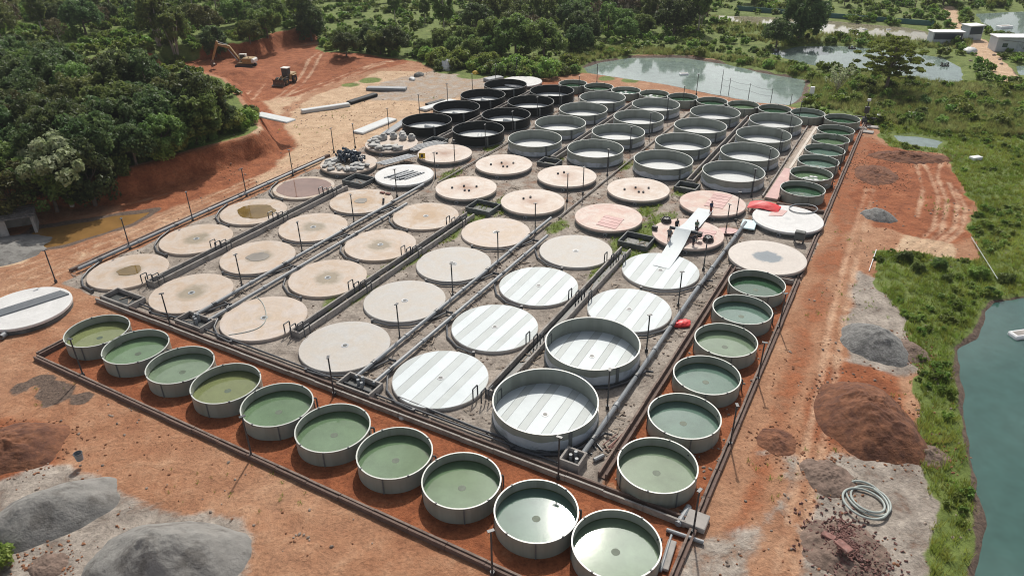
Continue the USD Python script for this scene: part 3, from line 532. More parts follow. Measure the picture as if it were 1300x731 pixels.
def water(name, P, z, mat, label, grow=2.2):
    from shapely.geometry import Polygon
    g = Polygon(P).buffer(grow)
    single(name, extr(g, z - 0.02, z), mat, label, None, smooth=False, kind='structure')
water('pond_water', P_NEARPOND, WLEV[0], MAT['nearpond'], 'teal green pond water along the right bank')
water('pond_water', P_FARPOND, WLEV[1], MAT['pondwater'], 'pale reflecting pond behind the far row of tanks')
water('pond_water', P_TEAL, WLEV[2], MAT['pondwater'], 'teal pond behind the layered tree')
water('pond_water', P_BROWN, WLEV[3], MAT['brownpond'], 'long brown pond at the top right')
water('pond_water', P_TEALR, WLEV[4], MAT['pondwater'], 'teal pond in the top right corner')
water('pond_water', P_SMALL, WLEV[5], MAT['pondwater'], 'small pool at the edge of the red earth', 0.6)
water('pond_water', P_PUD, WLEV[6], MAT['mudwater'], 'ochre flood puddle beside the left lane', 0.5)
water('pond_water', P_SIDE, WLEV[7], MAT['pondwater'], 'small pool beside the sandy path', 0.6)

# ------------------------------------------------------------------ big bases and tanks
ORD = ['nearest', 'second nearest', 'third nearest', 'fourth nearest', 'fifth', 'sixth', 'seventh', 'eighth', 'ninth', 'farthest']
LINE = ['leftmost line', 'second line', 'third line', 'fourth line', 'fifth line', 'rightmost line']
UU = [0.1, 10.8, 21.75, 32.55, 43.75, 54.4]
VV = [0.1, 9.85, 19.45, 29.2, 39.3, 50.2, 60.6, 70.2, 79.8, 88.8]
def gpos(u, v, dz=0.0):
    p = G(u, v); return (p[0], p[1], gz(*p) * 0.0 + dz)

RB = 4.4
SLAB_FLAT = lathe([(0, -0.3), (RB, -0.3), (RB, 0.24), (RB - 0.05, 0.29), (0, 0.25)], 72)
SLAB_TOP = lathe([(0, 0.45), (RB, 0.45), (RB, 0.70), (RB - 0.05, 0.74), (0, 0.71)], 72)
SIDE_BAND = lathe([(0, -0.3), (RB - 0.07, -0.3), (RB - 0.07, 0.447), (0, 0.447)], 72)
DRAIN = lathe([(0, 0), (0.21, 0), (0.21, 0.006), (0, 0.006)], 24)
DRING = lathe([(0.22, 0), (0.38, 0), (0.36, 0.03), (0.22, 0.02)], 28)

def flat_base(mat):
    def b(label, loc, rz, group):
        t = thing('tank_base', label, 'tank base', loc, rz, group)
        part('slab', SLAB_FLAT, mat, t)
        d = DRING.copy(); d.apply_translation([0, 0, 0.254]); part('drain_ring', d, MAT['drainring'], t)
        e = DRAIN.copy(); e.apply_translation([0, 0, 0.258]); part('drain', e, MAT['drain'], t)
        return t
    return b

def raised_base(mat, stubs=((1.1, 0.5), (0.4, -1.0), (-0.7, -0.6), (1.5, -1.3)), outlet=True):
    def b(label, loc, rz, group):
        t = thing('raised_tank_base', label, 'tank base', loc, rz, group)
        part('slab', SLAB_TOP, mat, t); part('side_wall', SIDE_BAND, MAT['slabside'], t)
        for sx, sy in stubs:
            s = lathe([(0.10, 0), (0.16, 0), (0.16, 0.22), (0.10, 0.22)], 14); s.apply_translation([sx, sy, 0.70]); part('pipe_stub', s, MAT['darkpipe'], t)
        if outlet:
            o = ring(0.17, 0.26, 0, 0.5, 18); o.apply_transform(trimesh.transformations.rotation_matrix(math.pi / 2, [1, 0, 0])); o.apply_translation([1.2, -RB * 0.955 + 0.3, 0.2]); part('outlet_pipe', o, MAT['pvc'], t)
        return t
    return b

def strip_layers(rad, z0, n=9, phase=0):
    """sheets welded side by side, cut to the round floor"""
    from shapely.geometry import Point, box as sbox
    circ = Point(0, 0).buffer(rad, 40); ws = np.array([1.25 if (i + phase) % 2 else .8 for i in range(n)]) * np.array([1, .9, 1.1, 1, 1.15, .95, 1, 1.05, .9][:n]); xs = np.concatenate([[0], np.cumsum(ws)]) / ws.sum() * 2 * rad - rad; out = []
    for i in range(n):
        g = circ.intersection(sbox(xs[i] + 0.012, -rad, xs[i + 1] - 0.012, rad)).simplify(0.01)
        if g.is_empty or g.geom_type != 'Polygon': continue
        out.append((extr(g, z0, z0 + 0.012 + 0.006 * ((i + phase) % 2)), (i + phase) % 2))
    return out

def striped_base(label, loc, rz, group):
    t = thing('lined_tank_base', label, 'tank base', loc, rz, group)
    part('slab', SLAB_FLAT, MAT['pad_fresh'], t)
    for m, k in strip_layers(RB - 0.06, 0.285):
        part('liner_strip', m, MAT['whitestrip' if k else 'greystrip'], t, smooth=False)
    d = ring(0.2, 0.30, 0.30, 0.325, 28); part('drain_ring', d, MAT['drainring'], t)
    e = DRAIN.copy(); e.apply_translation([0, 0, 0.312]); part('drain', e, MAT['drain'], t)
    return t

def wavy_band(r, z0, z1, seed, a0=0, a1=2 * math.pi, n=96):
    a = np.linspace(a0, a1, n); top = z1 + 0.28 * (meshkit.fbm(np.stack([np.cos(a) * 3, np.sin(a) * 3, a * 0 + seed], -1), 3, seed) - 0.5) * 2
    P = np.stack([r * np.cos(a), r * np.sin(a)], -1)
    rows = []
    for rr, zz in ((r, np.full(n, z0)), (r, top), (r - 0.02, top), (r - 0.02, np.full(n, z0))):
        rows.append(np.stack([rr * np.cos(a), rr * np.sin(a), zz], -1))
    V = np.concatenate(rows); F = []
    for i in range(n - 1):
        for q in range(4):
            w = (q + 1) % 4
            F += [(q * n + i, q * n + i + 1, w * n + i + 1), (q * n + i, w * n + i + 1, w * n + i)]
    m = trimesh.Trimesh(V, np.array(F), process=False); m.fix_normals(); return m

RT, HT = 4.42, 1.78
def big_tank(kind):
    def b(label, loc, rz, group):
        t = thing('round_tank', label, 'tank', loc, rz, group)
        wall, rim = ('black', 'blackrim') if kind == 'black' else ('wallgrey', 'rimgrey')
        part('slab', lathe([(0, -0.3), (RT + 0.12, -0.3), (RT + 0.12, 0.16), (RT + 0.06, 0.2), (0, 0.2)], 72), MAT['slabside'], t)
        part('wall', ring(RT - 0.06, RT, 0.2, HT, 80), MAT[wall], t, smooth=30)
        part('rim', lathe([(RT - 0.085, HT), (RT + 0.03, HT), (RT + 0.03, HT + 0.05), (RT - 0.085, HT + 0.05)], 80), MAT[rim], t)
        if kind == 'striped':
            for m, k in strip_layers(RT - 0.07, 0.22, 9, 1): part('liner_strip', m, MAT['whitestrip' if k else 'greystrip'], t, smooth=False)
            e = DRAIN.copy(); e.apply_translation([0, 0, 0.252]); part('drain', e, MAT['drain'], t)
            part('drain_ring', ring(0.2, 0.30, 0.235, 0.265, 28), MAT['drainring'], t)
        else:
            part('floor', lathe([(0, 0.18), (RT - 0.07, 0.18), (RT - 0.07, 0.26), (0, 0.235)], 64), MAT['white'], t)
            if kind == 'grey': pass
        if kind != 'black':
            part('protective_film', wavy_band(RT + 0.022, 0.2, 0.85 if kind == 'grey' else 1.1, 5 if kind == 'grey' else 9), MAT['film'], t, label='bluish protective film left on the lower outside wall')
        a = math.radians(-38)
        for da in (0, math.radians(168)):
            s = rbox(RT, RT + 0.07, -0.16, 0.16, 0.2, HT, 0.015); s.apply_transform(trimesh.transformations.rotation_matrix(a + da, [0, 0, 1])); part('seam_strap', s, MAT['seam'], t)
        return t
    return b

base_group = 'round concrete bases in lines'
flat_styles = {(0, 0): ('pad_dry', 'with an olive puddle'), (0, 1): ('pad_dry', 'with a small grey wet patch'), (0, 2): ('pad_dry', 'under brown water'), (0, 3): ('pad_ring', 'covered in brown standing water'),
               (1, 0): ('pad_dry', 'with a pale square patch'), (1, 1): ('pad_dry', 'with a wide olive grey stain'), (1, 2): ('pad_dry', 'with a grey stain at its drain'), (1, 3): ('pad_ring', 'with mud rings and two blocks'),
               (2, 0): ('pad_bare', 'crossed by a thin hose'), (2, 1): ('pad_dry', 'with an oval grey stain'), (2, 2): ('pad_dry', 'with a tidy grey stain in the middle'), (2, 3): ('pad_ring', 'with a tan ring round the stain'),
               (3, 0): ('pad_fresh', 'clean and pale with a dark drain hole'), (3, 1): ('pad_fresh', 'clean and pale'), (3, 2): ('pad_fresh', 'clean and pale'), (3, 3): ('pad_bare', 'clean and cream coloured'),
               (4, 3): ('pad_fresh', 'bare and pinkish grey')}
BASES = {}
for c in range(6):
    for r in range(10):
        rot = GROT + (0.0 if (c, r) == (0, 0) else R.uniform(-0.04, 0.04))
        where = f'{ORD[r]} in the {LINE[c]}'
        loc = gpos(UU[c], VV[r])
        if (c, r) in flat_styles:
            mk, txt = flat_styles[(c, r)]
            BASES[c, r] = repeat('flat_' + mk, flat_base(MAT[mk]), f'flat base {txt}, {where}', loc, rot + R.uniform(-3, 3), base_group)
        elif (c, r) in ((4, 0), (4, 1), (4, 2), (5, 2), (5, 3)):
            BASES[c, r] = repeat('striped', striped_base, f'base lined in white and grey stripes, {where}', loc, rot, base_group)
        elif (c, r) in ((5, 0), (5, 1)):
            BASES[c, r] = repeat('tank_striped', big_tank('striped'), f'large empty grey tank with striped floor, {where}', loc, rot, 'large grey tanks with striped floors')
        elif r in (4, 5):
            mk = {(0, 4): 'pad_dry', (0, 5): 'pad_bare', (1, 4): 'pad_white', (1, 5): 'pad_red', (4, 4): 'pad_pink', (5, 4): 'pad_pink', (5, 5): 'pad_pink'}.get((c, r), 'pad_red')
            txt = {(0, 4): 'hidden under sacks and dark fittings', (0, 5): 'carrying grey sandbags', (1, 4): 'carrying grey strips', (1, 5): 'with a blush of red at its edge', (4, 4): 'with pink mats on it', (5, 4): 'with the liner machine on it', (5, 5): 'with pink stains and a pink band'}.get((c, r), 'with dark pipe stubs and a rusty middle')
            st = ((1.2, 0.9), (0.5, -1.1), (-0.5, 0.2), (1.1, -0.9), (-1.6, -1.2)) if (c in (2, 3, 4) and mk == 'pad_red') else ((-1.0, -0.8),) if mk == 'pad_red' else ()
            if c == 3 and mk == 'pad_red': st = ((-0.9, 1.0), (-1.5, 0.1))
            BASES[c, r] = repeat(f'raised_{mk}_{len(st)}', raised_base(MAT[mk], st), f'raised round base {txt}, {where}', loc, rot, 'raised round bases with dark sides')
        elif c in (0, 1):
            BASES[c, r] = repeat('tank_black', big_tank('black'), f'large open black tank with white floor, {where}', loc, rot, 'black tanks at the back left')
        else:
            BASES[c, r] = repeat('tank_grey', big_tank('grey'), f'large open grey tank with bright white floor, {where}', loc, rot, 'large grey tanks at the back')
repeat('raised_pad_white_0', raised_base(MAT['pad_white'], ()), 'white topped raised base with a pipe bundle, left of the front tanks', gpos(-1.5, -10.9), GROT, 'raised round bases with dark sides')
repeat('raised_pad_blue', raised_base(MAT['pad_blue'], ()), 'raised white base with blue grey middle, behind the nearest right-hand tanks', gpos(64.5, 37.4), GROT + 0.3, 'raised round bases with dark sides')
repeat('raised_pad_white_0', None, 'raised white base with a pink wedge, beside the red canopy', gpos(64.4, 49.6), GROT - 0.3, 'raised round bases with dark sides')
repeat('raised_pad_white_0', None, 'bright white round base alone behind the black tanks', gpos(-0.2, 96.4), GROT, 'raised round bases with dark sides')

# ------------------------------------------------------------------ small tanks of green water
RS, HS = 2.95, 1.42
WATERS = {'green': ((0.135, 0.215, 0.12), 'green water'), 'olive': ((0.19, 0.22, 0.095), 'olive green water'), 'pale': ((0.18, 0.25, 0.165), 'pale milky green water'), 'teal': ((0.125, 0.205, 0.165), 'bluish green water'), 'deep': ((0.035, 0.085, 0.045), 'dark green water')}
for k, (c, _) in WATERS.items():
    MAT['w_' + k] = tankwater_mat('tank_water_' + k, c)
def small_tank(kind, level=0.58):
    def b(label, loc, rz, group):
        t = thing('water_tank', label, 'tank', loc, rz, group)
        part('wall', ring(RS - 0.05, RS, -0.15, HS, 72), MAT['smallwall'], t)
        part('rim', lathe([(RS - 0.075, HS), (RS + 0.03, HS), (RS + 0.03, HS + 0.045), (RS - 0.075, HS + 0.045)], 72), MAT['rimgrey'], t)
        part('floor', lathe([(0, 0.02), (RS - 0.06, 0.02), (RS - 0.06, 0.12), (0, 0.06)], 48), MAT['insidegrey'], t)
        part('drain_cap', disc(0.30, 0.08, level + 0.006, 24, 0.004), MAT['wetcap'], t)
        part('water', lathe([(0, level - 0.01), (RS - 0.052, level - 0.01), (RS - 0.052, level), (0, level)], 64), MAT['w_' + kind], t, smooth=False)
        part('algae_line', ring(RS - 0.056, RS - 0.051, level, level + 0.10, 64), MAT['algae'], t)
        for a in (-100, 160, 75, -20): k_ = rbox(RS - 0.10, RS + 0.05, -.07, .07, HS - .12, HS + .09, .015); k_.apply_transform(trimesh.transformations.rotation_matrix(math.radians(a), [0, 0, 1])); part('rim_clip', k_, MAT['seam'], t)
        for a, w in ((-58, 0.05), (-150, 0.05), (28, 0.09)):
            s = rbox(RS, RS + 0.06, -w, w, -0.1, HS, 0.012); s.apply_transform(trimesh.transformations.rotation_matrix(math.radians(a), [0, 0, 1])); part('seam_strap', s, MAT['seam'], t)
        o = tube([(RS - 0.1, 0, HS - 0.32), (RS + 0.2, 0, HS - 0.32), (RS + 0.24, 0, HS - 0.4), (RS + 0.24, 0, -0.05)], 0.075, 8); o.apply_transform(trimesh.transformations.rotation_matrix(math.radians(40), [0, 0, 1])); part('overflow_pipe', o, MAT['darkpipe'], t)
        return t
    return b
def put_tank(kind, u, v, where, level=0.58):
    repeat(f'small_{kind}_{level}', small_tank(kind, level), f'small grey tank of {WATERS[kind][1]}, {where}', gpos(u, v), GROT + R.uniform(-0.35, 0.35), 'small round tanks of green water', (1 + R.uniform(-.02, .02), 1 + R.uniform(-.02, .02), 1 + R.uniform(-.03, .03)))
names10 = ['first from the left', 'second from the left', 'third from the left', 'fourth from the left', 'fifth from the left', 'fifth from the right', 'fourth from the right', 'third from the right', 'second from the right', 'last on the right']
for i, (k, u) in enumerate(zip(['olive', 'green', 'pale', 'olive', 'green', 'green', 'green', 'green', 'teal', 'pale'], [10.6, 16.4, 22.6, 28.5, 34.6, 40.7, 46.9, 53.0, 59.2, 65.2])):
    put_tank(k, u, -10.75, f'{names10[i]} in the front row')
for i, (k, v) in enumerate(zip(['pale', 'teal', 'teal', 'pale', 'teal', 'deep'], [-2.4, 4.1, 10.5, 16.8, 23.0, 29.2])):
    put_tank(k, 65.1, v, f'{["nearest", "second nearest", "third nearest", "fourth nearest", "fifth", "farthest"][i]} in the near right-hand row')
for i, (k, v) in enumerate(zip(['deep', 'green', 'teal', 'teal', 'green', 'deep', 'deep'], [59.2, 65.8, 71.7, 77.6, 83.3, 89.0, 96.2])):
    put_tank(k, 64.4, v, f'{["nearest", "second nearest", "third nearest", "fourth nearest", "fifth", "sixth", "farthest"][i]} in the far right-hand row', 0.62)
for i, (k, u) in enumerate(zip(['deep', 'deep', 'teal', 'pale', 'deep', 'deep', 'green', 'deep', 'teal'], [11.6, 17.4, 23.4, 29.3, 35.1, 40.9, 46.8, 52.6, 58.4])):
    put_tank(k, u, 97.0, f'{["first", "second", "third", "fourth", "fifth", "sixth", "seventh", "eighth", "ninth"][i]} from the left in the back row', 0.62)

# ------------------------------------------------------------------ puddles and mats lying on the bases (flush water is its own thing)
def blob(rx, ry, seed, n=40, amp=0.35):
    a = np.linspace(0, 2 * np.pi, n, endpoint=False)
    k = 1 + amp * (meshkit.fbm(np.stack([np.cos(a) * 1.3 + 5, np.sin(a) * 1.3 + 5, a * 0 + seed], -1), 3, seed) - 0.5) * 2
    return np.stack([rx * k * np.cos(a), ry * k * np.sin(a)], -1)
def puddle(c, r, P, mat, label, z=0.268, du=0, dv=0):
    x = gpos(UU[c] + du, VV[r] + dv, 0)
    single('puddle', extr(P, z, z + 0.006), MAT[mat], label, 'puddle', x, GROT, smooth=False)
puddle(0, 0, blob(1.35, 1.25, 2), 'olivewater', 'small olive puddle in the middle of the nearest leftmost base', 0.285)
puddle(0, 2, blob(2.6, 2.3, 4, amp=0.3), 'olivewater', 'brown puddle covering half of the third leftmost base', 0.285, 0.3, 0.2)
puddle(0, 3, blob(3.85, 3.7, 5, amp=0.08), 'brownwater', 'sheet of brown water filling the fourth leftmost base', 0.285)
puddle(1, 1, blob(1.25, 1.15, 6, amp=0.45), 'greywater', 'grey wet patch on the second base of the second line', 0.285)
puddle(1, 3, blob(0.95, 0.85, 7), 'greywater', 'grey wet patch at the drain of the muddy base with bricks', 0.285)
for k in range(4):
    q = gpos(UU[4] + 0.9 - 0.05 * k, VV[4] - 2.7 + k * 0.86, 0.745)
    single('floor_mat', rbox(-1.35, 1.35, -0.40, 0.40, 0, 0.035, 0.01), MAT['pink'], f'pink mat on the raised base left of the machine, {["nearest of four", "second of four", "third of four", "farthest of four"][k]}', 'mat', q, GROT - 0.08, 'pink mats laid side by side')
for k in range(5):
    q = gpos(UU[5] + 0.5, VV[5] + 3.2 - k * 1.05, 0.745)
    single('floor_mat', rbox(-1.25, 1.25, -0.49, 0.49, 0, 0.03, 0.01), MAT['pink'], f'pink mat in the band on the base behind the liner machine, {["farthest", "second farthest", "middle one", "second nearest", "nearest"][k]}', 'mat', q, GROT + 0.03, 'pink mats laid side by side')
for k in range(3):
    q = gpos(UU[5] + 2.0, VV[4] + 1.6 - k * 1.0, 0.745)
    single('floor_mat', rbox(-1.1, 1.1, -0.46, 0.46, 0, 0.03, 0.01), MAT['pink'], f'pink mat right of the liner machine, {["farthest", "middle", "nearest"][k]} of three', 'mat', q, GROT + 0.12, 'pink mats laid side by side')
q = gpos(62.0, 50.6, 0.745)
single('pink_sheet', extr([(0, -1.3), (1.6, -0.6), (1.9, 1.4), (0.2, 1.6)], 0, 0.02), MAT['pink'], 'pink wedge of sheet on the white base beside the red canopy', 'sheet', (q[0], q[1], 0.745), GROT, smooth=False)
q = gpos(58.2, 43.2, 0.25)
single('pink_sheet', extr(blob(1.6, 1.0, 21), 0, 0.05), MAT['pink'], 'crumpled pink sheet between the machine base and its post', 'sheet', q, GROT + 0.5, smooth=False)
q = gpos(60.3, 46.0, 0.35)
single('blue_sheet', rbox(-0.9, 0.9, -1.4, 1.4, 0, 0.18, 0.05), MAT['bluebag'], 'pale blue board resting over the end of the big pipe', 'board', q, GROT + 0.1)

# ------------------------------------------------------------------ kerbs, channels, pipes
def kerb(label, L, name='brick_kerb', w=0.46, hh=0.42, mats=('kerb', 'kerbtop'), seg=3.0):
    """double kerb with a dark gutter between two brick walls; local y runs along it"""
    p0, p1 = G(*L[0]), G(*L[1]); d = p1 - p0; ln = np.hypot(*d); ang = math.atan2(d[1], d[0])
    t = thing(name, label, 'kerb', (p0[0], p0[1], 0), ang)
    n = max(2, int(ln / seg))
    for s in (-1, 1):
        ms = []
        for i in range(n):
            a, b = ln * i / n, ln * (i + 1) / n - 0.02
            j = R.uniform(-0.02, 0.02); dz = R.uniform(-0.025, 0.025)
            y0 = s * w / 2 - 0.09 + j
            ms.append(rbox(a, b, y0, y0 + 0.18, -0.3, hh + dz, 0.015))
        part('brick_wall', cat_(*ms), MAT[mats[0] if s < 0 else mats[1]], t, smooth=False)
    part('gutter', box(0, ln, -w / 2 + 0.05, w / 2 - 0.05, -0.3, 0.06), MAT['kerb'], t, smooth=False)
    return t
kerb('long dark brick kerb along the front of the front tank row', ((7.6, -15.5), (70.5, -15.5)), w=0.3, hh=0.36)
kerb('short end kerb left of the front tank row', ((7.5, -15.2), (7.5, -8.0)))
kerb('grey brown kerb behind the front tank row', ((2.8, -5.6), (68.5, -5.6)), mats=('concrete', 'kerb'), w=0.5, hh=0.45)
kerb('long kerb along the outer side of the right-hand tanks', ((69.2, -15.0), (68.6, 34.5)), w=0.34, hh=0.30)
kerb('kerb along the outer side of the far right-hand tanks', ((68.6, 35.0), (67.9, 101.5)), w=0.34, hh=0.30)
kerb('deep brick gutter left of the near right-hand tanks', ((61.5, -4.3), (61.5, 34.0)), w=0.55, hh=0.5)
kerb('cross kerb behind the near right-hand tanks', ((61.9, 33.6), (68.3, 33.6)), mats=('concrete', 'kerb'), w=0.34, hh=0.5)
kerb('cross kerb before the far right-hand tanks', ((61.9, 55.2), (68.1, 55.2)), w=0.34, hh=0.4)

def channel(label, u, v0, v1, w=1.15, hh=0.62, floor='drain', ends=True):
    p = G(u, v0); t = thing('drainage_channel', label, 'channel', (p[0], p[1], 0), GROT)
    ln = v1 - v0
    for s in (-1, 1):
        ms = []; n = int(ln / 4) + 1
        for i in range(n):
            a, b = ln * i / n, ln * (i + 1) / n - 0.015
            x0 = s * w / 2 - 0.1 + R.uniform(-0.015, 0.015)
            ms.append(rbox(x0, x0 + 0.2, a, b, -0.3, hh + R.uniform(-0.02, 0.02), 0.02))
        part('channel_wall', cat_(*ms), MAT['concrete'], t, smooth=False)
    part('channel_floor', box(-w / 2 + 0.05, w / 2 - 0.05, 0.05, ln - 0.05, -0.25, 0.03), MAT['drain'], t, smooth=False)
    if ends:
        part('end_wall', rbox(-w / 2 - 0.1, w / 2 + 0.1, -0.2, 0, -0.3, hh + 0.01, 0.02), MAT['concrete'], t, smooth=False)
    return t
CHN = ['first and second', 'third and fourth', 'fifth and sixth']
for i, u in enumerate((5.2, 26.9, 49.0)):
    channel(f'long front drainage channel between the {CHN[i]} lines of bases', u, -0.6 if i != 2 else 0.5, 32.2)
    channel(f'narrow back channel between the {CHN[i]} lines of tanks', u + 0.15, 57.0, 93.0, 0.9, 0.75)

def sump(label, u, v, wx, wy, hh=0.9, mat='concrete', rz=0.0, pipes=True):
    p = gpos(u, v); t = thing('sump_box', label, 'sump', p, GROT + rz)
    for x0, x1, y0, y1 in ((-wx, wx, -wy, -wy + .18), (-wx, wx, wy - .18, wy), (-wx, -wx + .18, -wy + .18, wy - .18), (wx - .18, wx, -wy + .18, wy - .18)):
        part('sump_wall', rbox(x0, x1, y0, y1, -0.3, hh, 0.02), MAT[mat], t, smooth=False)
    part('sump_floor', box(-wx + .1, wx - .1, -wy + .1, wy - .1, -0.25, 0.05), MAT['drain'], t, smooth=False)
    if pipes:
        for k, (x, y) in enumerate(((-.3, .2), (.35, -.1), (0, .5))):
            part('pipe_stub', tube([(x, y, 0.05), (x, y, 0.75 + .1 * k)], 0.14, 10), MAT['pvc'], t)
    return t
sump('small square sump at the front end of the right-hand big pipe', 58.9, -4.0, 0.85, 0.85)
sump('wide sump where the two middle pipes end at the front', 38.0, -4.3, 1.9, 1.0, 0.6)
sump('wide sump where the two left pipes end at the front', 16.1, -3.9, 1.9, 1.0, 0.6)
sump('open sump box behind the first small front tank', 5.4, -4.4, 2.3, 1.1, 0.6, pipes=False)
sump('deep dark basin at the far end of the left front channel', 5.6, 35.0, 1.9, 1.6, 0.65, 'slabside', pipes=False)
sump('deep dark basin at the far end of the middle front channel', 27.2, 35.0, 1.9, 1.6, 0.65, 'slabside', pipes=False)
sump('deep dark basin left of the liner machine', 49.3, 35.0, 1.9, 1.6, 0.65, 'slabside', pipes=False)
sump('grey basin before the nearest large grey tank gap', 27.3, 55.0, 1.6, 1.3, 0.65, 'slabside', pipes=False)
sump('grey basin between the black tanks and sandbags', 5.6, 55.2, 1.6, 1.5, 0.65, 'slabside', pipes=False)
sump('grey basin before the right-hand large grey tanks', 49.4, 55.0, 1.6, 1.3, 0.65, 'slabside', pipes=False)

def pipe(label, pts, r, mat='pvc', group=None, joints=(), name='long_pipe', n=12):
    c = np.array(pts[0], float); P = np.array(pts, float)
    base = np.array([*c[:2], 0.0])
    t = thing(name, label, 'pipe', base, 0, group)
    part('pipe_run', tube(P - base, r, n), MAT[mat], t)
    for i in range(len(P) - 1):
        if not joints: break
        d = P[i + 1] - P[i]; L = np.linalg.norm(d); d /= L
        k = int(L / joints)
        for q in range(1, k + 1):
            a = P[i] + d * (q * joints - joints / 2) - base
            part('coupling', tube([a - d * 0.22, a + d * 0.22], r * 1.28, n), MAT['darkpipe' if q % 2 else mat], t)
    return t
def upipe(label, uvz, r, mat='pvc', group=None, joints=0, name='long_pipe', n=12):
    return pipe(label, [(*G(u, v), z) for u, v, z in uvz], r, mat, group, joints, name, n)
upipe('left grey pipe of the pair between the second and third lines', [(15.2, -3.2, .42), (15.2, 38, .45)], 0.19, joints=5.2)
upipe('right grey pipe of the pair between the second and third lines', [(17.3, -3.2, .42), (17.3, 31, .45)], 0.19, joints=5.2)
upipe('left grey pipe of the pair between the fourth and fifth lines', [(37.0, -3.6, .42), (37.0, 36, .45)], 0.19, joints=5.2)
upipe('right grey pipe of the pair between the fourth and fifth lines', [(39.0, -3.6, .42), (39.0, 31, .45)], 0.19, joints=5.2)
upipe('big grey pipe along the right side of the rightmost line', [(59.3, -3.4, .48), (59.4, 25, .48), (59.8, 46.5, .48)], 0.21, joints=4.8)
upipe('grey pipe along the outer left edge of the leftmost line', [(-5.3, -2.5, .40), (-5.6, 40, .42)], 0.20, joints=5.5)
kerb('low dark kerb along the outer left edge of the site', ((-6.2, -3), (-6.4, 42)), w=0.34, hh=0.35)
upipe('thin pale pipe along the back of the fourth line', [(37.6, 37, .2), (38.2, 93, .2)], 0.12, 'concrete', joints=0)
upipe('thin pale pipe along the back of the second line', [(16.3, 40, .2), (16.6, 93, .2)], 0.12, 'concrete', joints=0)
upipe('thin pale pipe right of the back of the rightmost line', [(59.6, 57, .2), (59.3, 93, .2)], 0.12, 'concrete', joints=0)
upipe('thin dark pipe along the ground behind the front kerb', [(7, -4.1, .18), (22, -4.4, .2), (40, -4.5, .18), (59, -4.6, .2)], 0.09, 'darkpipe', joints=0)
upipe('second thin dark pipe behind the front kerb', [(42, -3.9, .2), (50, -4.1, .18), (57, -4.0, .2)], 0.12, 'darkpipe', joints=0)

# short drain pipes bent round the front of each base, running to the long pipes
side = {0: -1, 1: 1, 2: -1, 3: 1, 4: -1, 5: 1}
for c in range(6):
    for r in range(4):
        s = side[c]; rr = RB + 0.42
        a = [math.radians(q) for q in (-96, -72, -48, -24)]
        pts = [(s * rr / math.cos(math.radians(12)) * math.cos(x) if True else 0, rr / math.cos(math.radians(12)) * math.sin(x), 0.16) for x in a]
        pts = [(pts[0][0], pts[0][1], 0.34)] + pts + [(s * (RB + 0.9), 0.2, 0.2), (s * (RB + 1.6), 0.2, 0.34)]
        x = gpos(UU[c], VV[r])
        t = repeat(f'bent{s}', lambda label, loc, rz, group: (lambda t: (part('pipe_run', tube(pts, 0.11, 8), MAT['darkpipe'], t), part('elbow', tube([(pts[1][0], pts[1][1], 0.05), (pts[0][0], pts[0][1], 0.42)], 0.15, 8), MAT['darkpipe'], t), t)[-1])(thing('drain_pipe', label, 'pipe', loc, rz, group)),
                   f'dark drain pipe round the {ORD[r]} base in the {LINE[c]}', x, GROT, 'dark drain pipes round the bases')

# overflow frames: two bent pipe hoops where a base meets its channel
def hoops(label, loc, rz, group):
    t = thing('overflow_frame', label, 'pipe frame', loc, rz, group)
    for x in (-0.42, 0.42):
        part('hoop', tube([(x, -0.38, 0.1), (x, -0.38, 1.25), (x, -0.34, 1.32), (x, 0.34, 1.32), (x, 0.38, 1.25), (x, 0.38, 0.1)], 0.065, 8), MAT['darkpipe'], t)
    return t
for i, u in enumerate((5.2, 26.9, 49.0)):
    for r in range(4):
        for s in (-1, 1):
            if i == 2 and s > 0 and r < 2: pass
            c = 2 * i + (0 if s < 0 else 1)
            repeat('hoops', hoops, f'dark pipe hoops at the channel edge of the {ORD[r]} base in the {LINE[c]}', gpos(u + s * 0.62, VV[r] + (-0.8 if s < 0 else -0.2)), GROT, 'dark pipe hoops at the channels')

# ------------------------------------------------------------------ posts
def post(label, loc, rz, group):
    t = thing('steel_post', label, 'post', loc, rz, group)
    part('pole', lathe([(0, -0.2), (0.075, -0.2), (0.065, 4.1), (0, 4.1)], 10), MAT['post'], t)
    part('top_plate', rbox(-0.24, 0.24, -0.12, 0.12, 4.1, 4.16, 0.01), MAT['darkpipe'], t)
    part('base_collar', ring(0.08, 0.16, 0, 0.35, 10), MAT['post'], t)
    return t
POSTS = [(70.8, 357.4), (165, 315), (244.7, 279.4), (313, 247.5), (372, 222.4), (424, 193), (451, 187), (494, 166), (533, 147), (568.6, 132), (600, 119), (629.5, 104.7), (655.6, 97),
         (217, 415.6), (307.6, 363.7), (383.8, 320), (449.5, 283), (504, 249), (553, 226), (577.6, 209), (616.5, 188), (651, 170), (682, 151), (710, 136), (734.7, 122),
         (424, 500), (507.7, 430), (575, 375), (632.5, 333), (679.5, 295), (720, 255), (740, 246), (771, 222), (799.5, 192), (824, 173), (846, 152), (866.5, 136), (884, 119.6), (757.7, 105),
         (708.7, 606), (771, 517), (820.6, 445), (861, 387), (893, 342), (921, 297), (934, 280), (954, 249), (973, 222), (988, 198), (1000.5, 175), (1013, 157),
         (880, 675), (927, 564), (962, 481.7), (989, 416), (1056, 237), (1066, 214), (105.5, 476), (319.6, 578.7), (625, 728)]
nearby = {}
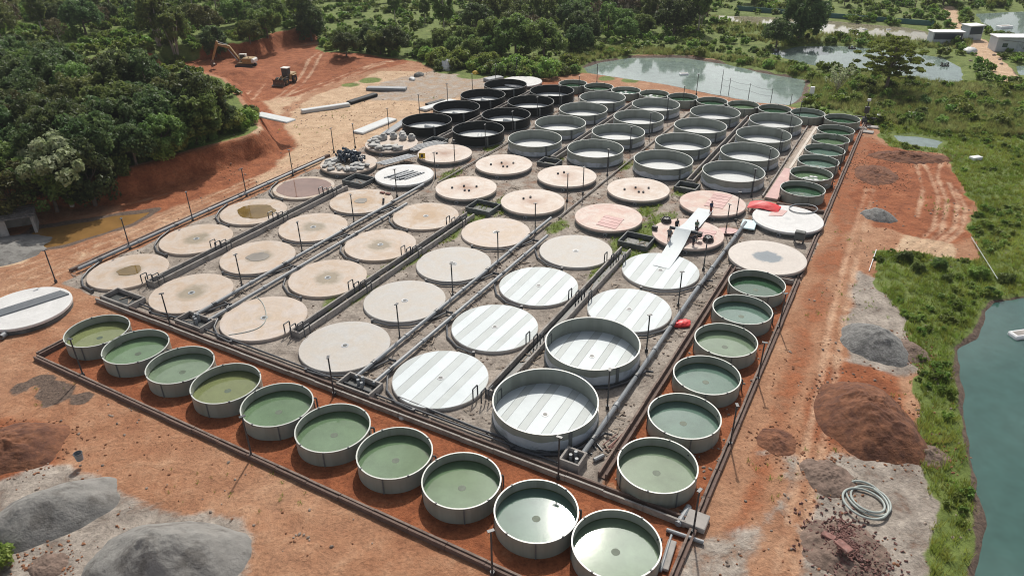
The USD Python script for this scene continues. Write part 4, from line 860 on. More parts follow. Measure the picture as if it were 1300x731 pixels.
things_uv = [(UU[c], VV[r], f'the {ORD[r]} base of the {LINE[c]}') for c in range(6) for r in range(10)] + [(10.6 + 6.08 * i, -10.75, f'the front-row tank {names10[i]}') for i in range(10)] + \
            [(65.1, v, f'the {n} tank of the near right row') for v, n in zip([-2.4, 4.1, 10.5, 16.8, 23.0, 29.2], ['nearest', 'second', 'third', 'fourth', 'fifth', 'sixth'])] + [(64.4, v, f'the {n} tank of the far right row') for v, n in zip([59.2, 65.8, 71.7, 77.6], ['nearest', 'second', 'third', 'fourth'])] + [(11.6 + 5.85 * i, 97, f'the {ORD[i]} tank from the left in the back row'.replace('nearest', 'first').replace('second first', 'second').replace('third first', 'third').replace('fourth first', 'fourth')) for i in range(9)]
for px, py in POSTS:
    p = at(px, py, 0.1); u, v = toUV(*p)
    du, dv, nm = min(((u - a, v - b, n) for a, b, n in things_uv), key=lambda q: q[0] ** 2 + q[1] ** 2)
    w = ('in front of' if dv < 0 else 'behind') if abs(dv) > abs(du) else ('right of' if du > 0 else 'left of')
    k = f'dark steel post {w} {nm}'
    nearby[k] = nearby.get(k, 0) + 1
    if nearby[k] > 1: k += ', the farther one' if nearby[k] == 2 else ', the farthest one'
    repeat('post', post, k, (p[0], p[1], gz(*p)), R.uniform(0, 3), 'thin dark steel posts across the site')
# the walkway strip on the right of the back tanks
q = G(60.9, 56.5)
t = thing('pink_walkway', 'long pink and white walkway slab left of the far right-hand tanks', 'walkway', (q[0], q[1], 0), GROT)
part('slab', rbox(-0.9, 0.85, 0, 37, -0.2, 0.30, 0.02), MAT['walk'], t, smooth=False)
part('pink_end', rbox(-0.85, 0.8, 0.05, 13.0, 0.304, 0.33, 0.01), MAT['pink'], t, smooth=False)
part('pale_strip', rbox(-0.30, 0.12, 13.05, 36.5, 0.304, 0.40, 0.02), MAT['palewalk'], t, smooth=False)
part('side_wall', rbox(0.88, 1.06, -0.1, 37, -0.2, 0.62, 0.02), MAT['kerb'], t, smooth=False)

# ------------------------------------------------------------------ heaps of sand, gravel and earth
def heap(name, label, c, rx, ry, h, mat, seed, rz=0.0, rough=0.25, cat='heap', n=110, m=46, sharp=1.0):
    """a tipped heap: several overlapping cones worn round, with slipped flanks"""
    x, y = c; a = np.linspace(0, 2 * np.pi, n, endpoint=False); rr = np.linspace(0, 1, m)
    A, Q = np.meshgrid(a, rr)
    edge = 1 + 0.28 * (meshkit.fbm(np.stack([np.cos(A) * 1.2 + 9, np.sin(A) * 1.2, A * 0 + seed], -1), 3, seed) - 0.5) * 2
    lx, ly = rx * Q * edge * np.cos(A), ry * Q * edge * np.sin(A)
    prof = np.clip(1.10 - np.sqrt(Q ** 2 + 0.05) - 0.07 * Q, 0, 1)
    P3 = np.stack([lx, ly, A * 0 + seed * 3.1], -1)
    ridg = np.abs(meshkit.fbm(P3 * 0.42, 3, seed + 3) - 0.5) * 2
    z = h * prof * (0.72 + 0.5 * meshkit.fbm(P3 * 0.33, 3, seed + 1)) - h * 0.22 * ridg * (1 - Q) + rough * (meshkit.fbm(P3 * 1.5, 4, seed + 2) - 0.5) * np.clip(1.15 - Q, 0, 1)
    z = z + 0.12 * rough * (meshkit.fbm(P3 * 5.0, 2, seed + 5) - 0.5) - 0.10 * ss(Q, 0.8, 1.0)
    c_, s_ = math.cos(rz), math.sin(rz)
    wx, wy = x + c_ * lx - s_ * ly, y + s_ * lx + c_ * ly
    zz = z + _H(np.stack([wy, wx], -1))
    V = np.stack([wx - x, wy - y, zz], -1).reshape(-1, 3); F = []
    for i in range(m - 1):
        for j in range(n):
            k = (j + 1) % n
            F += [(i * n + j, (i + 1) * n + j, (i + 1) * n + k), (i * n + j, (i + 1) * n + k, i * n + k)]
    return single(name, trimesh.Trimesh(V, np.array(F), process=False), mat, label, cat, (x, y, 0), 0, smooth=True)
heap('sand_pile', 'grey sand pile at the lower left, with a bucket on its top edge', at(58, 655), 4.9, 3.2, 2.6, MAT['sand'], 3, 0.55, 0.2)
heap('sand_pile', 'larger grey sand pile at the bottom of the picture with a dark dug face', at(215, 712), 5.6, 3.9, 3.1, MAT['sand'], 8, 0.1, 0.5)
heap('sand_pile', 'low sand spread at the far left beside the ochre puddle', at(8, 318), 6.0, 5.0, 0.7, MAT['sand'], 15, 0.3, 0.15)
heap('gravel_pile', 'grey gravel pile on the right beside the grass bank', at(1112, 436), 3.1, 3.7, 2.0, MAT['gravel'], 4, 0.2, 0.45)
heap('gravel_pile', 'small gravel pile in the turning circle', at(1116, 274), 1.9, 2.5, 1.4, MAT['gravel'], 6, 0.2, 0.3)
heap('soil_mound', 'big dark red soil mound on the right below the gravel', at(1102, 535), 4.4, 5.5, 3.3, MAT['redsoil'], 5, -0.2, 0.9)
heap('soil_mound', 'dark red soil mound cut off by the left edge', at(8, 572), 4.3, 3.3, 2.0, MAT['redsoil'], 7, 0.3, 0.9)
heap('soil_mound', 'small brown earth heap against the gravel and grass', at(1156, 446), 1.9, 2.3, 0.7, MAT['rubble'], 9, 0, 0.8)
heap('soil_mound', 'low dark earth heap left of the coiled hose', at(1050, 606), 2.1, 2.3, 0.8, MAT['rubble'], 12, 0, 0.8)
heap('soil_mound', 'brown clods behind the coiled hose by the grass', at(1178, 577), 1.9, 1.5, 0.5, MAT['rubble'], 14, 0, 0.7)
heap('soil_mound', 'small dark soil heap outside the right kerb', at(985, 560), 1.6, 1.8, 0.4, MAT['redsoil'], 16, 0, 0.6)
heap('soil_mound', 'dark soil heap at the very bottom between the sand piles', at(60, 716), 1.6, 1.2, 0.5, MAT['rubble'], 18, 0, 0.7)
heap('soil_mound', 'grey earth heap beyond the round white base at the back', at(695, 92), 3.2, 3.2, 1.0, MAT['rubble'], 19, 0, 0.6)
heap('soil_mound', 'long red spoil bank at the far side of the turning circle', at(1150, 200), 7.0, 3.0, 0.9, MAT['redsoil'], 23, -0.2, 0.9)
heap('soil_mound', 'loose red spoil beside the far right-hand tanks', at(1110, 222), 3.0, 5.0, 0.8, MAT['redsoil'], 25, -0.4, 0.9)
heap('rubble_heap', 'heap of pinkish broken brick at the bottom right', at(1075, 700), 2.9, 2.9, 0.65, MAT['rubble'], 20, 0.1, 0.8)
hb = thing('broken_bricks', 'scattered pink red bricks over the rubble heap at the bottom right', 'bricks', (*at(1075, 694), 0))
ms = []
for k in range(950):
    a = R.uniform(0, 6.28); q = min(abs(R.gauss(0, 1.7)), 3.8); x, y = q * math.cos(a) * 0.95, q * math.sin(a) * 1.2
    b = rbox(-.12, .12, -.06, .06, -.035, .035, .008) if k < 20 else ms[k % 20].copy()
    if k >= 20: b.apply_translation(-b.centroid)
    b.apply_transform(trimesh.transformations.random_rotation_matrix(np.array([R.random() for _ in range(3)])))
    w = at(1075, 694); zz = gz(w[0] + x, w[1] + y) + 0.55 * max(0, 1 - q / 2.4) + 0.06
    b.apply_translation([x, y, zz]); ms.append(b)
part('bricks', cat_(*ms), MAT['brick'], hb, smooth=False, kind='stuff')
p = at(1068, 704); single('broken_slab', rbox(-.55, .55, -.3, .3, 0, .18, .03), MAT['brick'], 'broken pinkish slab lying on the brick rubble', 'slab', (*p, 0.75), 2.1)
p = at(1052, 684); single('broken_slab', rbox(-.5, .5, -.25, .25, 0, .16, .03), MAT['brick'], 'long broken slab left of the brick rubble', 'slab', (*p, 0.2), 2.4)
p = at(104, 589)
t = thing('bucket', 'grey bucket on the top of the left sand pile', 'bucket', (*p, gz(*p) + 0.6))
part('body', lathe([(0, 0), (.26, 0), (.32, .62), (.29, .62), (.24, .05), (0, .05)], 20), MAT['pvc'], t); part('rim', ring(.28, .34, .6, .66, 20), MAT['darkpipe'], t)

# coiled hose, stray pipes and planks
p = at(1100, 636)
pts = []
for i in range(150):
    a = i / 149 * 2 * math.pi * 3.1; rr = 1.30 + 0.20 * math.sin(a * 0.37 + 1) + 0.06 * math.sin(a * 1.7)
    pts.append((rr * math.cos(a) + 0.34 * math.sin(a / 3.4), rr * 1.12 * math.sin(a) - 0.5 * (i / 150) + .25, 0.12 + 0.18 * i / 150 + 0.06 * math.sin(a * 1.3)))
t = thing('coiled_hose', 'thick grey hose coiled on bare ground at the lower right', 'hose', (*p, gz(*p)), 0.2); part('coil', tube(pts, 0.085, 10), MAT['hose'], t)
def bar(label, a, b, r, mat, name='pipe', cat='pipe', za=0.12, zb=None, square=False, group=None):
    A, B = at(*a), at(*b); A3 = np.array([*A, gz(*A) + za]); B3 = np.array([*B, gz(*B) + (za if zb is None else zb)])
    m = tube([(0, 0, 0), tuple(B3 - A3)], r, 4 if square else 10)
    return single(name, m, MAT[mat], label, cat, A3, group=group)
bar('short grey stick left of the coiled hose', (1058, 624), (1088, 606), 0.05, 'wood', 'plank', 'plank')
bar('pale plank stuck in the grass below the red mound', (1148, 583), (1156, 558), 0.10, 'wood', 'plank', 'plank', 0.1, 0.25, True)
bar('thin white pipe standing at the edge of the turning circle', (1103, 345), (1112, 319), 0.05, 'roofwhite', 'pipe', 'pipe', 0.1, 0.3)
bar('thin pale hose trailing through the right-hand grass', (1232, 304), (1266, 356), 0.05, 'hose', 'pipe', 'hose', 0.35)
bar('fat grey pipe lying beside the last right-hand tank', (860, 668), (874, 646), 0.24, 'pvc', 'pipe', 'pipe', 0.28)
bar('grey pipe crossing the right kerb near the bottom', (846, 674), (893, 690), 0.15, 'pvc', 'pipe', 'pipe', 0.2)
bar('thin grey pipe along the bottom right corner of the site', (838, 728), (852, 682), 0.09, 'pvc', 'pipe', 'pipe', 0.3)
bar('grey pipe stub by the square sump', (754, 586), (766, 580), 0.18, 'pvc', 'pipe', 'pipe', 0.2)
p = at(884, 664); single('concrete_block', rbox(-.75, .75, -.75, .75, 0, .45, .04), MAT['hutwall'], 'square concrete block at the foot of the corner post', 'block', (*p, 0), GROT)
p = at(848, 706); single('concrete_block', rbox(-.3, .3, -1.3, 1.3, 0, .25, .04), MAT['hutwall'], 'pale concrete strip at the bottom of the right kerb', 'block', (*p, 0), GROT + .1)
for k, (a, b) in enumerate((((768, 572), (786, 556)), ((771, 574), (788, 560)), ((774, 570), (790, 552)), ((765, 567), (783, 553)))):
    bar(f'orange brown rod beside the big pipe, {["first", "second", "third", "fourth"][k]} of the bundle', a, b, 0.045, 'brick', 'rod', 'rod', 0.1 + .04 * k, group='orange rods')
for k, (a, b) in enumerate((((745, 561), (757, 570)), ((757, 563), (765, 573)), ((738, 572), (752, 577)))):
    bar(f'blue black scrap pipe by the square sump, {["nearest the big pipe", "middle one", "lowest one"][k]}', a, b, 0.06, 'sackdark', 'pipe', 'pipe', 0.1)
# nine grey pipes strapped across the white base at the left, and the flat white rolls behind the site
for k in range(7):
    q = gpos(-2.6 + 0.23 * k, -10.8, 0.80)
    single('pipe', tube([(0, -4.1, 0), (0, 4.0, 0)], 0.10, 8), MAT['pvc'], f'{["first", "second", "third", "fourth", "fifth", "sixth", "seventh"][k]} grey pipe from the left on the left white base', 'pipe', q, GROT - 0.32, 'pipe bundle on the left white base')
q = gpos(1.0, -14.6, 0.3)
t = thing('pipe_ring', 'grey pipe end sticking out below the left white base', 'pipe', q, GROT); part('ring', tube([(0, 0, 0), (0.25, -0.55, 0)], 0.27, 14), MAT['pvc'], t); part('bore', tube([(0.245, -0.54, 0), (0.255, -0.562, 0)], 0.17, 14), MAT['drain'], t)
t = thing('wall_ring', 'loose grey hoop lying on the white base with the pink wedge', 'hoop', gpos(65.6, 53.6, 0.78), 0.3); part('hoop', tube([(1.9 * math.cos(a), 1.5 * math.sin(a), 0.05) for a in np.linspace(0, 2 * np.pi, 40, endpoint=False)], 0.07, 8, True), MAT['pvc'], t)
t = thing('pump_box', 'dark box on legs at the front of the white base with the pink wedge', 'box', gpos(66.8, 44.6, 0), GROT)
part('case', rbox(-.6, .6, -.4, .4, .5, 1.5, .05), MAT['slabside'], t)
for x in (-.5, .5):
    for y in (-.3, .3): part('leg', box(x - .06, x + .06, y - .06, y + .06, -.1, .5), MAT['darkpipe'], t)
def flatroll(label, a, b, w, h, mat, cat='liner roll', name='wrapped_roll', group=None):
    A, B = at(*a), at(*b); d = B - A; L = np.hypot(*d)
    m = rbox(0, L, -w / 2, w / 2, 0, h, min(.12, h * .4)); m = m.subdivide().subdivide()
    m.vertices[:, 2] += 0.10 * (meshkit.fbm(m.vertices * 0.8, 3, int(a[0])) - .5) * (m.vertices[:, 2] > h * .5); m.vertices[:, 1] += 0.12 * (meshkit.fbm(m.vertices * 0.5 + 3, 2, 5) - .5)
    return single(name, m, MAT[mat], label, cat, (A[0], A[1], gz(*A) - .03), math.atan2(d[1], d[0]), group, smooth=40)
flatroll('long white wrapped roll on the sand near the loader', (383, 144), (444, 135), 1.3, 0.7, 'white')
flatroll('black wrapped roll at the end of the long white roll', (443, 133), (477, 122), 1.5, 0.6, 'black')
flatroll('grey wrapped roll lying farther back on the rubble', (466, 114), (516, 115), 1.8, 0.6, 'pvc')
flatroll('white slab lying at the tip of the left bank', (331, 170), (374, 180), 2.2, 0.35, 'white')
flatroll('stack of white sheets behind the sandbag base', (454, 170), (498, 152), 2.4, 0.45, 'white')
flatroll('grey sheets beside the white stack', (490, 172), (518, 153), 1.6, 0.5, 'pvc')
flatroll('white roll behind the first black tank', (536, 141), (576, 129), 2.0, 0.5, 'white')
flatroll('dark scrap bundle behind the white roll', (542, 134), (564, 128), 1.3, 0.4, 'black')
flatroll('pale blue sheets stacked near the last post by the black tanks', (617, 104), (636, 100), 2.2, 0.7, 'pvc')
# grey and pale junk on the rubble field
for k, (px, py, s, mt, nm) in enumerate(((568, 88, 1.6, 'white', 'crumpled white sheet standing up on the rubble field'), (532, 96, 1.3, 'gravel', 'grey scrap pile on the rubble field'), (523, 101, 1.0, 'white', 'small white scrap on the rubble field'), (604, 94, 0.9, 'yellow', 'yellow scrap near the back bushes'), (1063, 503, .25, 'white', 'white crumpled bag at the red mound'), (510, 530, .35, 'white', 'scrap of white sheet before the first large grey tank'))):
    p = at(px, py); hh = s * (1.0 if k in (0,) else .5)
    m = trimesh.creation.icosphere(2, 1.0); m.vertices *= np.array([s, s * .7, hh]); m.vertices *= (0.55 + 0.9 * meshkit.fbm(m.vertices * 1.7 / s + k, 3, k))[:, None]
    single('scrap', m, MAT[mt], nm, 'scrap', (*p, gz(*p) + hh * .25), k * 1.0, smooth=False)

# sacks, fittings and strips on the debris bases
def sack(label, loc, rz, group):
    m = trimesh.creation.icosphere(2, 1.0); v = m.vertices
    v = np.sign(v) * np.abs(v) ** 0.7; m.vertices = v * np.array([.48, .32, .17]) * (0.9 + 0.25 * meshkit.fbm(m.vertices * 2, 2, 3))[:, None]
    t = thing('sandbag', label, 'sandbag', loc, rz, group); part('bag', m, MAT['sack'], t); part('tie', tube([(.40, 0, .03), (.56, 0, .05)], [.09, .05], 6), MAT['sack'], t)
    return t
for k in range(64):
    a = math.radians(R.uniform(150, 330)) ; q = R.uniform(2.3, 3.9)
    lay = 0.9 if k < 44 else 1.18
    repeat('sack', sack, 'grey sandbag in the ring on the base behind the dark fittings', gpos(UU[0] + q * math.cos(a), VV[5] + q * math.sin(a), lay), GROT + R.uniform(0, 6), 'sandbags on the base before the black tanks', 1.0 + R.uniform(-.15, .25))
for k in range(54):
    a = math.radians(R.uniform(180, 375)); q = R.uniform(1.6, 3.9)
    repeat('sack', sack, 'grey sandbag around the dark fittings', gpos(UU[0] + q * math.cos(a), VV[4] + q * math.sin(a), 0.9 if k < 40 else 1.15), GROT + R.uniform(0, 6), 'sandbags around the dark fittings', 0.9 + R.uniform(-.15, .25))
def barrel(label, loc, rz, group):
    t = thing('round_sack', label, 'sack', loc, rz, group)
    part('body', lathe([(0, 0), (.5, 0), (.66, .3), (.62, .65), (.42, .85), (0, .88)], 18), MAT['sack'], t); part('neck', lathe([(0, .86), (.3, .86), (.36, 1.02), (0, 1.0)], 14), MAT['sack'], t); return t
for k, (u, v) in enumerate(((-1.2, 2.2), (0.6, 2.5), (2.0, 3.0), (-2.4, 1.0), (-0.2, 3.4))):
    repeat('barrel', barrel, f'bulging grey sack standing on the sandbag base, {["left of the middle", "in the middle", "on the right", "farthest left", "rearmost"][k]}', gpos(UU[0] + u, VV[5] + v, .74), R.uniform(0, 6), 'bulging sacks on the sandbag base')
def fitting(label, loc, rz, group):
    t = thing('pipe_fitting', label, 'pipe fitting', loc, rz, group); part('elbow', tube([(0, 0, 0), (0, 0, .35), (.12, 0, .5), (.45, 0, .52)], .16, 8), MAT['sackdark'], t); part('collar', tube([(.38, 0, .52), (.5, 0, .52)], .2, 8), MAT['sackdark'], t); return t
for k in range(90):
    a = R.uniform(0, 6.28); q = abs(R.gauss(0, 1.0)); x, y = -1.3 + q * math.cos(a) * 1.2, 1.2 + q * math.sin(a) * .8
    if k > 60: x, y = R.uniform(-.5, 2.0), R.uniform(0.2, 2.0)
    repeat('fitting', fitting, 'dark blue grey pipe fitting in the heap among the sandbags', gpos(UU[0] + x, VV[4] + y, .74 + max(0, 1.25 - q * .6) * R.random()), R.uniform(0, 6), 'dark pipe fittings heaped among the sandbags', 1.0 + R.uniform(-.2, .3))
for k in range(9):
    q = gpos(UU[1] - 1.2 + 0.36 * k, VV[4] - 0.4 + 0.25 * (k % 3), 0.76 + 0.10 * (k % 2))
    single('steel_strip', rbox(-.15, .15, -2.2 + .2 * (k % 3), 2.0 - .25 * (k % 2), 0, .10, .02), MAT['plate'], f'grey strip lying on the strip base, {ORD[k] if k else "leftmost"} from the left'.replace('second nearest', 'second').replace('third nearest', 'third').replace('fourth nearest', 'fourth'), 'strip', q, GROT - .30 + R.uniform(-.08, .08), 'grey strips on the base')
for k in range(8):
    q = gpos(5.0 - .1 * k + .34 * k, 44.0, 0.72 + .05 * (k % 2))
    single('steel_strip', rbox(-.15, .15, -3.0, 3.0, 0, .09, .02), MAT['plate'], f'long grey strip between fittings base and strip base, {["first", "second", "third", "fourth", "fifth", "sixth", "seventh", "eighth"][k]} from the left', 'strip', q, GROT - .35 + R.uniform(-.03, .03), 'grey strips bridging two bases')
for k in range(9):
    q = gpos(4.4 + .30 * k, 52.0, 0.50 + .06 * (k % 2))
    single('pipe', tube([(0, -3.2, 0), (0, 3.2, .12)], .12, 8), MAT['pvc'], f'grey pipe between sandbag base and its neighbour, {["first", "second", "third", "fourth", "fifth", "sixth", "seventh", "eighth", "ninth"][k]} from the left', 'pipe', q, GROT - .5 + R.uniform(-.05, .05), 'pipes between the debris bases')
for k in range(2):
    single('red_brick', rbox(-.38, .38, -.22, .22, 0, .2, .04), MAT['brick'], f'pale block on the far edge of the muddy base with bricks, {["left", "right"][k]} one', 'block', gpos(UU[1] + .9 + 1.0 * k, VV[3] + 3.6, .29), GROT)
single('pipe_stub', tube([(0, 0, 0), (.12, 0, .75)], .16, 10), MAT['darkpipe'], 'dark pipe stub on the right of the muddy base with bricks', 'pipe', gpos(UU[1] + 3.2, VV[3] + .8, .28))
t = thing('yellow_sign', 'small yellow sign board behind the strip base', 'sign', gpos(9.2, 46.2, 0), GROT + .4); part('stake', box(-.05, .05, .03, .09, -.1, 1.0), MAT['wood'], t); part('board', rbox(-.5, .5, -.04, .02, .8, 1.7, .02), MAT['yellow'], t); part('dark_mark', rbox(-.18, .18, -.052, -.041, 1.0, 1.5, .003), MAT['machinedark'], t)
for k, (c, r) in enumerate([(0, 6), (0, 7), (0, 8), (1, 6), (1, 7), (1, 9)]):
    x = gpos(UU[c] + (.5 if k != 3 else .6), VV[r] - (.6 if k % 2 else 0), .64)
    t = thing('liner_roll', f'white roll of sheet lying inside the {ORD[r]} black tank of the {LINE[c]}', 'liner roll', x, GROT + [1.4, 1.3, 1.2, .5, 1.5, 1.45][k]); Lr = .95
    part('roll', tube([(0, -Lr, 0), (0, Lr, 0)], .40, 18), MAT['white'], t); part('core', tube([(0, -Lr - .02, 0), (0, Lr + .02, 0)], .13, 10), MAT['darkpipe'], t)
def foam(label, u, v, seed):
    ms = []
    rr = random.Random(seed)
    for k in range(26):
        m = trimesh.creation.icosphere(1, rr.uniform(.15, .42)); m.vertices[:, 2] *= .3; a = rr.uniform(0, 6.28); q = rr.random() ** .5 * 1.9; m.apply_translation([q * math.cos(a), q * math.sin(a), 0]); ms.append(m)
    single('floating_foam', cat_(*ms), MAT['white'], label, 'foam', gpos(u, v, .64), 0, smooth=True, kind='stuff')
foam('white clumps floating in the third tank of the back row', 23.4, 97.0, 1); foam('white clumps floating in the fourth tank of the back row', 29.3, 97.0, 2)
foam('pale scum floating in the second tank of the far right-hand row', 64.9, 65.0, 3)
# hose on a base
P = [(-4.0, 2.6), (-2.6, 2.2), (-.9, 1.1), (.6, -.4), (1.0, -1.9), (.2, -3.3), (-.7, -4.2)]
from scipy.interpolate import make_interp_spline
sp = make_interp_spline(np.linspace(0, 1, len(P)), np.array(P), 3)(np.linspace(0, 1, 40))
single('garden_hose', tube([(a, b, .31 - .25 * (i in (0, 39))) for i, (a, b) in enumerate(sp)], .045, 6), MAT['hose'], 'thin hose curling over the nearest base of the third line', 'hose', gpos(UU[2], VV[0], 0), GROT)

# red canopy and red bag
t = thing('red_canopy', 'low red canopy sheet between the back grey tank and the white base', 'canopy', gpos(60.9, 52.0, 0), GROT)
n = 13; g = np.linspace(-1, 1, n); XX, YY = np.meshgrid(g, g)
ZZ = 1.5 - .55 * np.maximum(np.abs(XX), np.abs(YY)) ** 1.4 - .25 * np.abs(XX * YY) + .10 * (meshkit.fbm(np.stack([XX * 3, YY * 3, XX * 0], -1), 3, 2) - .5)
top = np.stack([XX * 2.0, YY * 1.2, ZZ], -1).reshape(-1, 3); V = np.vstack([top, top - [0, 0, .03]]); F = []
for i in range(n - 1):
    for j in range(n - 1):
        a = i * n + j; q = [a, a + 1, a + n + 1, a + n]; F += [(q[0], q[1], q[2]), (q[0], q[2], q[3]), (q[2] + n * n, q[1] + n * n, q[0] + n * n), (q[3] + n * n, q[2] + n * n, q[0] + n * n)]
part('sheet', trimesh.Trimesh(V, np.array(F), process=False), MAT['red'], t)
for x in (-1.8, 1.8):
    for y in (-1.0, 1.0): part('pole', tube([(x, y, -.1), (x, y, .84)], .04, 6), MAT['plate'], t)
p = at(866, 413); m = trimesh.creation.icosphere(3, 1.0); m.vertices *= np.array([.95, .6, .32]) * 1.0; m.vertices *= (0.5 + 1.0 * meshkit.fbm(m.vertices * 2.2, 3, 6))[:, None]
single('red_bag', m, MAT['red'], 'crumpled red sheet beside the big pipe and gutter', 'bag', (*p, .2), .4, smooth=40)

# the liner sheet and the rig it runs over
t = thing('liner_rig', 'dark roller rig carrying the white sheet on the base with people', 'machine', gpos(54.2, 37.9, .74), GROT)
part('roller', tube([(-1.75, 0, .95), (1.75, 0, .95)], .20, 14), MAT['navy'], t)
part('crossbar', box(-1.6, 1.6, -.35, -.25, .25, .35), MAT['cloth_blue'], t)
for s in (-1.6, 1.6):
    part('side_frame', cat_(tube([(s, -.5, 0), (s, 0, .95)], .06, 8), tube([(s, .5, 0), (s, 0, .95)], .06, 8)), MAT['navy'], t); part('foot', rbox(s - .1, s + .1, -.65, .65, 0, .08, .02), MAT['navy'], t)
part('motor', rbox(1.82, 2.3, -.3, .3, .5, 1.1, .06), MAT['machinedark'], t)
def sheet(label, prof, w, u, dv):
    V = []; F = []
    for y, z in prof:
        for x in np.linspace(-w / 2, w / 2, 5): V.append((x, y, z + .015 * math.sin(x * 3 + y * 2)))
    k = 5; V = np.array(V); nn = len(V); V = np.vstack([V, V - [0, 0, .012]])
    for i in range(len(prof) - 1):
        for j in range(k - 1):
            a = i * k + j; q = (a, a + 1, a + k + 1, a + k); F += [(q[0], q[1], q[2]), (q[0], q[2], q[3]), (q[2] + nn, q[1] + nn, q[0] + nn), (q[3] + nn, q[2] + nn, q[0] + nn)]
    return single('liner_sheet', trimesh.Trimesh(V, np.array(F), process=False), MAT['whitestrip'], label, 'sheet', gpos(u, dv, 0), GROT, smooth=True)
sheet('white sheet hanging from the rig down to the striped base in front', [(.18, 1.86), (.05, 1.92), (-.15, 1.88), (-.6, 1.6), (-2.2, 1.05), (-4.0, .62), (-6.2, .38), (-8.0, .34)], 1.95, 54.2, 37.9)
sheet('white sheet running from the rig back to the pink stained base', [(.2, 1.80), (1.5, 1.35), (3.5, .98), (6.0, .86), (9.6, .79)], 2.05, 54.25, 37.9)
def reel(label, loc, rz, group):
    t = thing('cable_reel', label, 'reel', loc, rz, group)
    for k in range(4): part('coil', tube([((.62 - .04 * k) * math.cos(a), (.62 - .04 * k) * math.sin(a), .1 + .13 * k) for a in np.linspace(0, 6.283, 26, endpoint=False)], .075, 6, True), MAT['machinedark'], t)
    part('hub', ring(.12, .3, 0, .5, 16), MAT['darkpipe'], t)
    return t
repeat('reel', reel, 'dark coil of cable at the left of the rig base', gpos(50.9, 41.3, .74)); repeat('reel', reel, 'dark coil of cable at the right edge of the rig base', gpos(57.2, 38.4, .74))
single('tool_box', rbox(-.35, .35, -.25, .25, 0, .5, .05), MAT['machinedark'], 'small dark box on the left edge of the rig base', 'box', gpos(50.4, 38.3, .74), GROT)

